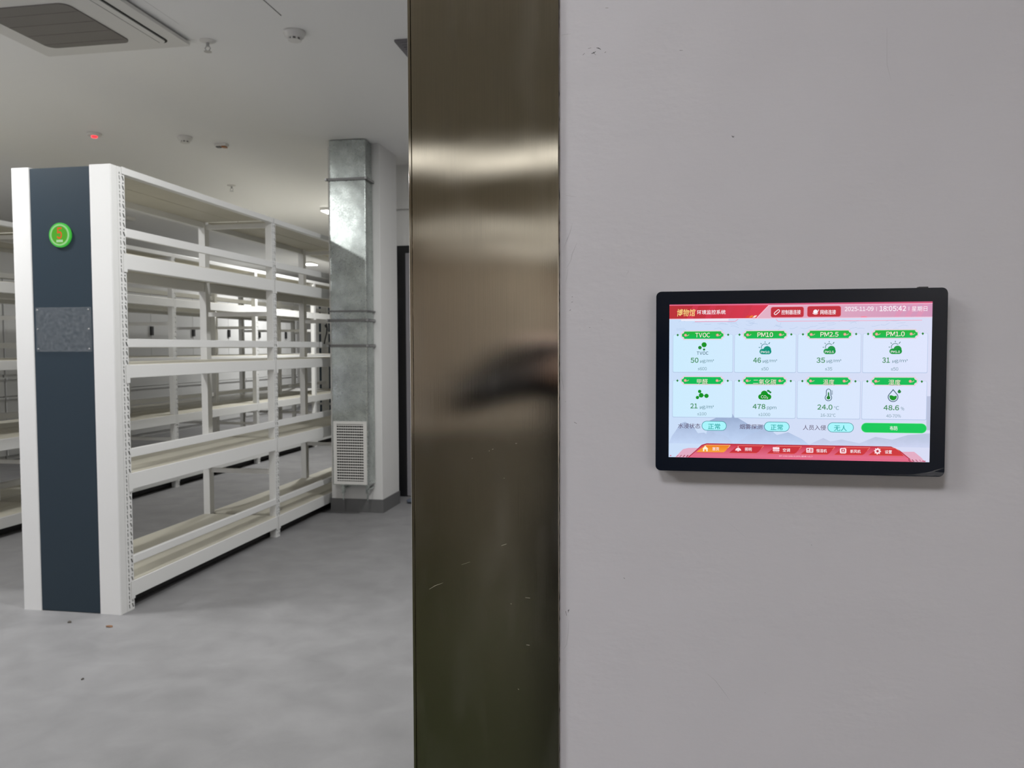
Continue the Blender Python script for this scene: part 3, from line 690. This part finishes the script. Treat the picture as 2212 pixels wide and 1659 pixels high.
def txt(s, u0, v0, u1, v1, col, ly, bold=0.0, shear=0.0):
    vs, fs = text_mesh(s, bold, shear); xs = [a for a, b in vs]; ys = [b for a, b in vs]
    kx = (u1-u0)/(max(xs)-min(xs)); ky = (v1-v0)/(max(ys)-min(ys)); mi = smi(col)
    bv = [scr.verts.new(sp3(u0+(a-min(xs))*kx, v1-(b-min(ys))*ky, ly)) for a, b in vs]
    for f in fs:
        try: scr.faces.new([bv[i] for i in f]).material_index = mi
        except ValueError: pass
def grad(name, c0, c1, axis, a, b, noise=0.0):
    """screen picture: colour runs from c0 to c1 between two positions across the picture"""
    M = emission(name, (0, 0, 0)); nt = M.node_tree; bs = nt.nodes['Principled BSDF']
    tc = nt.nodes.new('ShaderNodeTexCoord'); sx = nt.nodes.new('ShaderNodeSeparateXYZ'); nt.links.new(tc.outputs['Object'], sx.inputs[0])
    r = nt.nodes.new('ShaderNodeMapRange'); r.inputs[1].default_value = a; r.inputs[2].default_value = b
    src = sx.outputs[axis]
    if noise:
        n = nt.nodes.new('ShaderNodeTexNoise'); n.inputs['Scale'].default_value = 160; n.inputs['Detail'].default_value = 4; nt.links.new(tc.outputs['Object'], n.inputs['Vector'])
        ma = nt.nodes.new('ShaderNodeMath'); ma.operation = 'MULTIPLY_ADD'; ma.inputs[1].default_value = noise; nt.links.new(n.outputs['Fac'], ma.inputs[0]); nt.links.new(src, ma.inputs[2]); src = ma.outputs[0]
    nt.links.new(src, r.inputs[0])
    mx = nt.nodes.new('ShaderNodeMix'); mx.data_type = 'RGBA'; mx.inputs[6].default_value = (*lin(c0), 1); mx.inputs[7].default_value = (*lin(c1), 1)
    nt.links.new(r.outputs[0], mx.inputs[0]); nt.links.new(mx.outputs[2], bs.inputs['Emission Color']); sadd(name, M)
gx0, gx1 = SX0-0.147, SX1-0.147
def gz(v): return SZ1-(SZ1-SZ0)*v/800-1.413
grad('bg', (202, 222, 248), (216, 220, 244), 0, gx0, gx1)
grad('card', (204, 236, 254), (222, 228, 252), 0, gx0, gx1)
grad('header', (186, 46, 54), (216, 52, 78), 0, gx0+0.02, gx0+0.09)
grad('pinkbar', (226, 176, 196), (208, 148, 184), 0, gx0+0.1, gx1)
grad('peak', (152, 172, 206), (196, 216, 248), 2, gz(560), gz(700), 0.01)
grad('ridge', (172, 190, 222), (198, 217, 248), 2, gz(625), gz(720), 0.008)
grad('ridge2', (188, 198, 224), (208, 215, 244), 2, gz(660), gz(722), 0.008)
grad('navbar', (200, 50, 68), (226, 108, 138), 2, gz(726), gz(785))
grad('orange', (236, 128, 30), (246, 164, 60), 2, gz(735), gz(770))
grad('tabred', (196, 40, 58), (206, 56, 60), 0, gx0, gx1)
grad('banner', (0, 186, 84), (28, 178, 60), 2, gz(175), gz(150))
grad('greenbtn', (0, 196, 84), (10, 200, 90), 0, gx0, gx1)
WHT = (250, 244, 250); DKG = (28, 128, 46); GRN = (12, 146, 34); TEAL = (12, 146, 124); SLT = (62, 98, 116); VAL = (48, 134, 70); UNI = (72, 122, 134); LIM = (104, 140, 152); PUR = (84, 62, 92)
rect(0, 0, 1280, 800, 'bg', 0)
# faint ink strokes of the backdrop
rnd = random.Random(3)
for k in range(46):
    u = rnd.uniform(20, 1240); v = rnd.uniform(88, 140)
    line([(u, v), (u+rnd.uniform(8, 26), v-rnd.uniform(-6, 10)), (u+rnd.uniform(28, 50), v-rnd.uniform(-8, 12))], 1.2, (172, 194, 226), 1)
# mountains
poly([(0, 727), (16, 690), (62, 621), (84, 613), (124, 635), (150, 672), (181, 668), (216, 690), (240, 727)], 'ridge', 1)
poly([(180, 727), (209, 605), (245, 588), (312, 588), (320, 562), (326, 571), (332, 586), (351, 589), (421, 632), (498, 622), (530, 660), (560, 727)], 'peak', 1)
poly([(130, 727), (175, 690), (216, 661), (245, 676), (280, 677), (312, 700), (330, 727)], 'ridge', 2)
poly([(340, 727), (400, 680), (450, 660), (498, 640), (547, 675), (602, 660), (672, 695), (710, 727)], 'ridge', 2)
poly([(700, 727), (727, 710), (774, 687), (809, 704), (863, 693), (944, 710), (960, 727)], 'ridge2', 2)
poly([(900, 727), (944, 713), (1024, 677), (1104, 690), (1177, 665), (1280, 655), (1280, 727)], 'ridge2', 2)
rect(1262, 470, 1280, 640, (184, 192, 218), 1)
# header
rect(0, 0, 1280, 75, 'pinkbar', 1)
for k in range(3): poly([(1100+k*50, 75), (1140+k*50, 12), (1165+k*50, 12), (1125+k*50, 75)], (220, 148, 182), 2)
rect(0, 0, 1280, 9, (206, 84, 122), 2)
poly([(0, 6), (498, 9), (438, 74), (0, 74)], 'header', 3)
for k in range(4): poly([(120+k*90, 8), (150+k*90, 8), (120+k*90, 74), (90+k*90, 74)], (206, 52, 74), 4)
line([(0, 4), (500, 6)], 3, (236, 120, 150), 4); line([(440, 76), (500, 10), (1280, 10)], 3, (250, 196, 216), 5); line([(0, 76), (1280, 77)], 3, (244, 196, 214), 5)
for k, c in enumerate(((222, 66, 40), (240, 132, 44), (252, 226, 206))): poly([(382+k*18, 72), (395+k*18, 61), (407+k*18, 61), (396+k*18, 72)], c, 5)
line([(130, 90), (334, 90), (348, 79)], 3, (244, 150, 176), 5); line([(60, 82), (300, 82)], 8, (240, 236, 248), 4)
line([(535, 80), (546, 92), (1233, 92)], 3, (246, 168, 192), 5)
circ(960, 74, 16, (244, 130, 160), 4, ry=4)
txt('博物馆', 39, 24, 133, 62, (252, 222, 138), 6, 0.006, 0.15)
txt('环境监控系统', 141, 30, 285, 53, WHT, 6, 0.008)
for u0, v0, u1, v1 in ((511, 20, 670, 71), (689, 18, 849, 70)):
    rrect(u0-2, v0-2, u1+2, v1+2, 11, (226, 120, 140), 5); rrect(u0, v0, u1, v1, 10, (192, 44, 58), 6)
txt('控制器连接', 562, 34, 656, 58, WHT, 7, 0.008); txt('网络连接', 751, 35, 826, 60, WHT, 7, 0.008)
for cu, cv, a in ((535, 50, 45), (545, 41, 225)):
    pts = []
    for k in range(17):
        t_ = R(-120+240*k/16); x = 5+6*math.cos(t_) if abs(-120+240*k/16) <= 90 else -6+0*t_; y = 6*math.sin(t_)
        pts.append((x, y))
    pts = [(-7, -6), (3, -6)] + [(3+6*math.sin(R(q)), -6*math.cos(R(q))) for q in range(0, 181, 20)] + [(3, 6), (-7, 6)]
    ca, sa = math.cos(R(180-a if a < 90 else 45+270)), math.sin(R(180-a if a < 90 else 45+270))
    line([(cu+x*ca-y*sa, cv+x*sa+y*ca) for x, y in pts], 3.4, WHT, 7)
circ(728, 45, 11, WHT, 7); line([(714, 53), (720, 55), (730, 51), (740, 43), (744, 36), (740, 35)], 2.6, (250, 226, 234), 8); arc(728, 45, 14, 200, 330, 2, (250, 226, 234), 8)
txt('2025-11-09', 868, 22, 1005, 44, WHT, 6, 0.010); rect(1018, 24, 1020, 45, WHT, 6); txt('18:05:42', 1033, 20, 1157, 46, WHT, 6, 0.018)
rect(1170, 24, 1172, 44, WHT, 6); txt('星期日', 1184, 23, 1256, 48, WHT, 6, 0.0)
# cards
NAMES = [['TVOC', 'PM10', 'PM2.5', 'PM1.0'], ['甲醛', '二氧化碳', '温度', '湿度']]
VALS = [[('50', 'µg/m³', '≤600'), ('46', 'µg/m³', '≤50'), ('35', 'µg/m³', '≤35'), ('31', 'µg/m³', '≤50')], [('21', 'µg/m³', '≤100'), ('478', 'ppm', '≤1000'), ('24.0', '°C', '16-32°C'), ('48.6', '%', '40-70%')]]
TB = [[(133, 207), (445, 522), (753, 840), (1067, 1153)], [(143, 198), (426, 541), (769, 823), (1081, 1138)]]
VB = [[(110, 150), (425, 464), (736, 777), (1050, 1086)], [(110, 147), (425, 488), (743, 816), (1060, 1133)]]
UB = [[(159, 228), (473, 543), (785, 855), (1098, 1169)], [(159, 229), (496, 542), (824, 848), (1142, 1157)]]
LB = [[(147, 192), (466, 501), (778, 812), (1092, 1126)], [(146, 192), (454, 512), (759, 832), (1074, 1142)]]
def banner(u0, v0, u1, v1, col, ly, c=12):
    pts = []
    for cu, cv, a0 in ((u0, v0, 90), (u1, v0, 180), (u1, v1, 270), (u0, v1, 0)):
        for k in range(5):
            a = R(a0-90*k/4)
            pts.append((cu+c*math.cos(a), cv+c*math.sin(a)))
    # concave corners, with a short pointed flank left and right
    poly(pts, col, ly)
for r_ in range(2):
    for c_ in range(4):
        U0 = 20+312.7*c_; V0 = 158 if r_ == 0 else 396; V1 = 352 if r_ == 0 else 587
        rrect(U0-2, V0-1, U0+304, V1+3, 7, (178, 198, 228), 3); rrect(U0, V0, U0+302, V1, 6, 'card', 4)
        bu0, bu1 = U0+43, U0+257; bv0, bv1 = (139, 181) if r_ == 0 else (376, 416)
        poly([(bu0-4, V0-4), (bu1+4, V0-4), (bu1+4, V0+6), (bu0-4, V0+6)], 'card', 4)
        banner(bu0-3, bv0-3, bu1+3, bv1+3, (236, 196, 214), 5); banner(bu0, bv0, bu1, bv1, (206, 240, 226), 6); banner(bu0+2, bv0+2, bu1-2, bv1-2, 'banner', 7)
        vm = (bv0+bv1)/2
        for su in (bu0+20, bu1-32):
            circ(su, vm, 7, (232, 150, 140), 8); circ(su, vm, 3.5, (238, 190, 176), 9)
            line([(su+4, vm+4), (su+12, vm+2), (su+18, vm-3)], 3.5, (190, 196, 150), 8)
        for du_ in (bu0-20, bu1+22):
            poly([(du_, V0-6), (du_+6, V0+1), (du_, V0+8), (du_-6, V0+1)], DKG, 8)
        a, b_ = TB[r_][c_]; bold = 0.014 if r_ == 0 else 0.0
        tv = (148, 172) if r_ == 0 else (388, 414)
        txt(NAMES[r_][c_], a+2, tv[0]+2, b_+2, tv[1]+2, (8, 128, 56), 8, bold); txt(NAMES[r_][c_], a, tv[0], b_, tv[1], (250, 244, 222), 9, bold)
        v_, u_, l_ = VALS[r_][c_]; vv = (277, 304) if r_ == 0 else (516, 542); uu = (286, 306) if r_ == 0 else (525, 547); ll = (326, 343) if r_ == 0 else (562, 578)
        if u_ == 'ppm': uu = (529, 547)
        if u_ in ('°C', '%'): uu = (524, 542)
        txt(v_, *(VB[r_][c_][0], vv[0], VB[r_][c_][1], vv[1]), VAL, 6, 0.018)
        txt(u_, UB[r_][c_][0], uu[0], UB[r_][c_][1], uu[1], UNI, 6)
        txt(l_, LB[r_][c_][0], ll[0], LB[r_][c_][1], ll[1], LIM, 6)
# icons
circ(178, 210, 13, GRN, 6); circ(157, 225, 9, (24, 136, 46), 6); circ(178, 235, 5.5, (30, 120, 56), 6); txt('TVOC', 141, 245, 200, 262, SLT, 6, 0.012)
for cu, lab, colr in ((484, 'PM10', TEAL), (797, 'PM2.5', (24, 148, 72)), (1111, 'PM1.0', (24, 150, 64))):
    dk = (54, 124, 134) if colr == TEAL else (70, 124, 116)
    arc(cu-1, 225, 18, -10, 200, 3.2, dk, 6, 20)
    for a in (45, 90, 135, 180): line([(cu-1+24*math.cos(R(a)), 225-24*math.sin(R(a))), (cu-1+31*math.cos(R(a)), 225-31*math.sin(R(a)))], 3.4, dk, 6)
    line([(cu+19, 204), (cu+23, 199)], 3.4, dk, 6)
    for dx_, dy_, rad in ((10, 235, 20), (-14, 246, 14)): circ(cu+dx_, dy_, rad+2.5, 'card', 7)
    circ(cu+10, 237, 19, colr, 8); circ(cu-14, 246, 14, colr, 8); circ(cu+17, 246, 14, colr, 8); rect(cu-14, 238, cu+17, 260, colr, 8)
    txt(lab, cu-21, 243, cu+21, 254, WHT, 9, 0.012)
for (a, b_, r0) in ((157, 453, 8.5), (165, 473, 12), (192, 476, 11), (146, 485, 8.5)): circ(a, b_, r0, GRN, 6)
for p_ in ([(157, 453), (165, 473)], [(165, 473), (192, 476)], [(165, 473), (146, 485)]): line(p_, 3.2, GRN, 6)
for (a, b_, r0) in ((482, 464, 17), (466, 479, 14), (503, 479, 14), (492, 473, 14)): circ(a, b_, r0, GRN, 6)
rect(466, 474, 503, 493, GRN, 6); line([(500, 447), (508, 452), (515, 459)], 9, (30, 132, 58), 6); circ(500, 448, 5, (30, 132, 58), 6)
txt('CO', 466, 471, 492, 486, WHT, 7, 0.008); txt('2', 493, 479, 501, 488, WHT, 7, 0.008)
def cap(cu, v0, v1, r0, rb, vb, col, ly):
    pts = [(cu+r0*math.cos(R(a)), v0-r0*math.sin(R(a))) for a in range(0, 181, 20)]
    q = math.degrees(math.asin(min(1, r0/rb)))
    pts += [(cu-rb*math.sin(R(q))*1.0+0*a if False else cu+rb*math.cos(R(a)), vb-rb*math.sin(R(a))) for a in range(int(90+q), int(450-q), 12)]
    poly(pts, col, ly)
cap(796, 447, 0, 12, 17.5, 481, SLT, 6); cap(796, 447, 0, 8.5, 14, 481, 'card', 7); cap(796, 456, 0, 3.2, 9, 481, DKG, 8)
for k in range(4): line([(810, 446+k*6), (814, 446+k*6)], 2, SLT, 7)
line([(815, 445), (815, 466)], 1.5, SLT, 7)
def drop(cu, vt, vb, r0, col, ly):
    vc = vb-r0; q = R(28)
    pts = [(cu, vt)]+[(cu+r0*math.cos(a), vc+r0*math.sin(a)) for a in [(-q)+k*(math.pi+2*q)/18 for k in range(19)]]
    poly(pts, col, ly)
drop(1104, 435, 500, 25, SLT, 6); drop(1104, 442, 496, 21, 'card', 7)
poly([(1086, 468), (1096, 466), (1108, 471), (1121, 468)]+[(1104+17*math.cos(R(a)), 475+17*math.sin(R(a))) for a in range(0, 181, 15)], GRN, 8)
drop(1133, 436, 456, 8, (34, 130, 60), 6)
# status row
for s, a, b_ in (('水浸状态', 47, 162), ('烟雾探测', 361, 474), ('人员入侵', 674, 786)): txt(s, a, 621, b_, 647, PUR, 6, 0.003)
for (a, b_), s, (ta, tb) in (((169, 295), '正常', (201, 263)), ((483, 608), '正常', (515, 576)), ((794, 920), '无人', (825, 887))):
    rrect(a, 607, b_, 657, 24.9, (44, 132, 140), 5, 10); rrect(a+2.5, 609.5, b_-2.5, 654.5, 22.4, (168, 244, 252), 6, 10); txt(s, ta, 620, tb, 650, (16, 160, 156), 7, 0.007)
rrect(955, 606, 1264, 656, 24.9, (120, 232, 150), 5, 10); rrect(957, 608, 1262, 654, 22.9, 'greenbtn', 6, 10); txt('布防', 1091, 621, 1128, 643, WHT, 7, 0.003)
# navigation bar
poly([(34, 800), (74, 757), (102, 750), (160, 749), (160, 800)], (226, 172, 196), 3)
poly([(1130, 750), (1208, 749), (1238, 774), (1262, 800), (1130, 800)], (226, 172, 196), 3)
poly([(95, 800), (142, 762), (170, 734), (195, 725), (672, 725), (1098, 724), (1138, 743), (1185, 785), (1205, 800)], 'navbar', 4)
line([(103, 798), (142, 762), (170, 734), (195, 726), (672, 726), (1098, 726), (1138, 744), (1190, 788)], 4, (176, 40, 58), 5)
for k in range(170):
    u = 125+k*6.2; line([(u, 788), (u+5, 798)], 1.6, (216, 92, 122), 5)
for k in range(4):
    line([(40+k*17, 798), (50+k*17, 788)], 2+k*1.3, (168, 70, 96), 5); line([(1242-k*17, 798), (1232-k*17, 788)], 2+k*1.3, (168, 70, 96), 5)
rect(6, 790, 14, 794, (206, 70, 100), 4); rect(1246, 793, 1262, 797, (186, 60, 90), 4)
tabs = [(142, 315), (309, 482), (499, 669), (665, 831), (828, 999), (992, 1159)]
for i, (a, b_) in enumerate(tabs):
    if i < 5: pts = [(a, 771), (a+22, 752), (a+40, 738), (a+52, 733), (b_, 732), (b_-12, 746), (b_-26, 764), (b_-36, 770)]
    else: pts = [(a, 770), (a+22, 752), (a+40, 737), (a+53, 732), (b_-42, 732), (b_-20, 746), (b_, 770)]
    poly(pts, 'orange' if i == 0 else 'tabred', 6); line(pts[2:6], 2.4, (250, 196, 130) if i == 0 else (240, 128, 110), 7)
    line([pts[0], pts[-1]], 2, (226, 90, 60), 7)
for s, a, b_ in (('首页', 224, 258), ('照明', 388, 422), ('空调', 577, 612), ('恒湿机', 741, 792), ('新风机', 905, 955), ('设置', 1070, 1103)): txt(s, a, 743, b_, 761, WHT, 8, 0.008)
poly([(173, 753), (188, 737), (203, 753), (200, 753), (200, 766), (193, 766), (193, 756), (183, 756), (183, 766), (176, 766), (176, 753)], (252, 244, 214), 8)
poly([(339, 759), (342, 751), (349, 745), (353, 744), (353, 736), (355, 736), (355, 744), (360, 745), (367, 751), (370, 759)], (252, 226, 234), 8); rect(350, 760, 359, 763, (252, 226, 234), 8)
rrect(527, 738, 560, 749, 3, (252, 226, 234), 8); rect(527, 751, 560, 757, (252, 226, 234), 8)
for k in range(5): rect(531+k*6, 760, 534+k*6, 764, (252, 200, 214), 8)
rrect(692, 739, 726, 763, 3, (252, 226, 234), 8); circ(701, 747, 4, (170, 36, 60), 9); rect(696, 755, 707, 758, (210, 120, 140), 9); rect(710, 743, 722, 759, (226, 140, 150), 9)
rrect(855, 736, 886, 764, 7, (252, 226, 234), 8); rrect(862, 741, 879, 755, 2, (196, 56, 70), 9); circ(870.5, 748, 5, (252, 226, 234), 10, 4); rect(861, 758, 881, 760, (196, 56, 70), 9)
gp = []
for k in range(32):
    a = 2*math.pi*k/32; r0 = 17 if k % 4 in (0, 1) else 13; gp.append((1035+r0*math.cos(a), 749+r0*math.sin(a)))
poly(gp, (252, 226, 234), 8); circ(1035, 749, 6, (170, 40, 56), 9)
txt('IP: 192.168.3.165 | 版本: v1.7', 558, 779, 723, 788, (250, 214, 226), 8, 0.004)
so = obj('screen', scr, SM, pn); so['label'] = 'lit screen with air readings, red header and red menu bar'

# ------------------------------------------------------------------ the photographer, who shows as a dark blur in the steel
def skin_body(name, nodes, links, mats, parent=None, sub=2):
    me = bpy.data.meshes.new(name); keys = list(nodes); idx = {k: i for i, k in enumerate(keys)}
    me.from_pydata([nodes[k][0] for k in keys], [(idx[a], idx[b]) for a, b in links], [])
    o = bpy.data.objects.new(name, me); COL.objects.link(o)
    md = o.modifiers.new('skin', 'SKIN'); md.use_smooth_shade = True
    sv = me.skin_vertices[0].data
    for k in keys:
        r = nodes[k][1]; sv[idx[k]].radius = r if isinstance(r, tuple) else (r, r)
        sv[idx[k]].use_root = (k == keys[0])
    s = o.modifiers.new('sub', 'SUBSURF'); s.levels = s.render_levels = sub
    bpy.context.view_layer.update(); dg = bpy.context.evaluated_depsgraph_get()
    m2 = bpy.data.meshes.new_from_object(o.evaluated_get(dg), depsgraph=dg); bpy.data.objects.remove(o)
    m2.name = name; m2.materials.clear()
    for mm in mats: m2.materials.append(mm)
    for p in m2.polygons: p.use_smooth = True
    o = bpy.data.objects.new(name, m2); COL.objects.link(o)
    if parent: o.parent = parent
    return o
M_jacket = mat('black_jacket', (0.008, 0.008, 0.011), 0.85); M_trouser = mat('dark_trousers', (0.012, 0.011, 0.012), 0.85); M_skin = mat('skin', (0.42, 0.26, 0.19), 0.5); M_shoe = mat('black_shoe', (0.01, 0.01, 0.01), 0.5); M_hair2 = mat('black_hair', (0.01, 0.009, 0.008), 0.6)
pe = thing('person', 'person in black jacket and dark trousers holding up a phone, mirrored in the steel casing', 'person', (-0.16, -0.50, 0))
nd = {'pelvis': ((0, 0, 0.92), (0.165, 0.12)), 'waist': ((0, 0, 1.06), (0.150, 0.11)), 'chest': ((0, 0.0, 1.25), (0.175, 0.12)), 'upchest': ((0, 0, 1.39), (0.15, 0.10)), 'neck': ((0, 0.01, 1.46), 0.058), 'chin': ((0, 0.035, 1.53), (0.060, 0.07)), 'head': ((0, 0.03, 1.61), (0.078, 0.095)), 'crown': ((0, 0.02, 1.675), (0.06, 0.075))}
ln = [('pelvis', 'waist'), ('waist', 'chest'), ('chest', 'upchest'), ('upchest', 'neck'), ('neck', 'chin'), ('chin', 'head'), ('head', 'crown')]
for s, sd in ((-1, 'l'), (1, 'r')):
    nd.update({sd+'sh': ((s*0.20, 0, 1.43), 0.068), sd+'el': ((s*0.42, 0.10, 1.29), 0.056), sd+'wr': ((s*0.135+0.15, 0.36, 1.40), 0.032), sd+'pm': ((s*0.10+0.15, 0.415, 1.43), (0.022, 0.036)),
               sd+'hip': ((s*0.10, 0, 0.86), 0.10), sd+'kn': ((s*0.11, 0.015, 0.48), 0.062), sd+'an': ((s*0.115, -0.02, 0.09), 0.042), sd+'ft': ((s*0.125, 0.13, 0.038), (0.04, 0.034))})
    ln += [('upchest', sd+'sh'), (sd+'sh', sd+'el'), (sd+'el', sd+'wr'), (sd+'wr', sd+'pm'), ('pelvis', sd+'hip'), (sd+'hip', sd+'kn'), (sd+'kn', sd+'an'), (sd+'an', sd+'ft')]
    for k in range(4):
        a = (s*(0.095+0.004*k)+0.15, 0.43, 1.455-0.021*k); b_ = (s*(0.070+0.004*k)+0.15, 0.452, 1.457-0.021*k); c_ = (s*(0.050+0.005*k)+0.15, 0.462, 1.456-0.021*k)
        nd.update({f'{sd}f{k}a': (a, 0.009), f'{sd}f{k}b': (b_, 0.0085), f'{sd}f{k}c': (c_, 0.0075)}); ln += [(sd+'pm', f'{sd}f{k}a'), (f'{sd}f{k}a', f'{sd}f{k}b'), (f'{sd}f{k}b', f'{sd}f{k}c')]
    nd.update({sd+'t1': ((s*0.080+0.15, 0.395, 1.40), 0.011), sd+'t2': ((s*0.058+0.15, 0.43, 1.395), 0.0095)}); ln += [(sd+'wr', sd+'t1'), (sd+'t1', sd+'t2')]
bo = skin_body('body', nd, ln, [M_skin, M_jacket, M_trouser, M_shoe], pe)
for p in bo.data.polygons:
    c = p.center
    if c.z < 0.075: p.material_index = 3
    elif c.z < 0.93: p.material_index = 2
    elif c.z < 1.47 and c.y < 0.34: p.material_index = 1
bm = B(); bmesh.ops.create_uvsphere(bm, u_segments=20, v_segments=12, radius=1)
for v in bm.verts: v.co = Vector((v.co.x*0.088, v.co.y*0.105+0.005, v.co.z*0.085+1.655))
bmesh.ops.delete(bm, geom=[v for v in bm.verts if v.co.y > 0.05 and v.co.z < 1.67], context='VERTS')
obj('hair', bm, M_hair2, pe, True)
bm = B()
for s in (-1, 1):
    bmesh.ops.create_uvsphere(bm, u_segments=10, v_segments=8, radius=0.012, matrix=Matrix.Translation((s*0.031, 0.118, 1.605)))
obj('eye', bm, M_black, pe, True)
bm = B(); prism(bm, [(-0.014, 1.565), (0.014, 1.565), (0.006, 1.605), (-0.006, 1.605)], 0.10, 0.138, axis='y'); obj('nose', bm, M_skin, pe)
bm = B(); box(bm, -0.024, 0.024, 0.10, 0.117, 1.540, 1.549, bev=0.003); obj('mouth', bm, mat('lips', (0.35, 0.14, 0.12), 0.5), pe)
ph = thing('smartphone', 'black phone held up in both hands before the steel casing', 'phone', (-0.02, -0.022, 1.45))
bm = B(); prism(bm, rr(-0.08, 0.08, -0.038, 0.038, 0.009, 5), -0.009, -0.001, axis='y'); obj('body', bm, M_case, ph)
bm = B(); lathe(bm, [(0, 0.002), (0.016, 0.002), (0.016, 0), ], seg=20); lo = obj('lens_ring', bm, M_black, ph, loc=(0.02, -0.001, 0.0)); lo.rotation_euler = (R(-90), 0, 0)
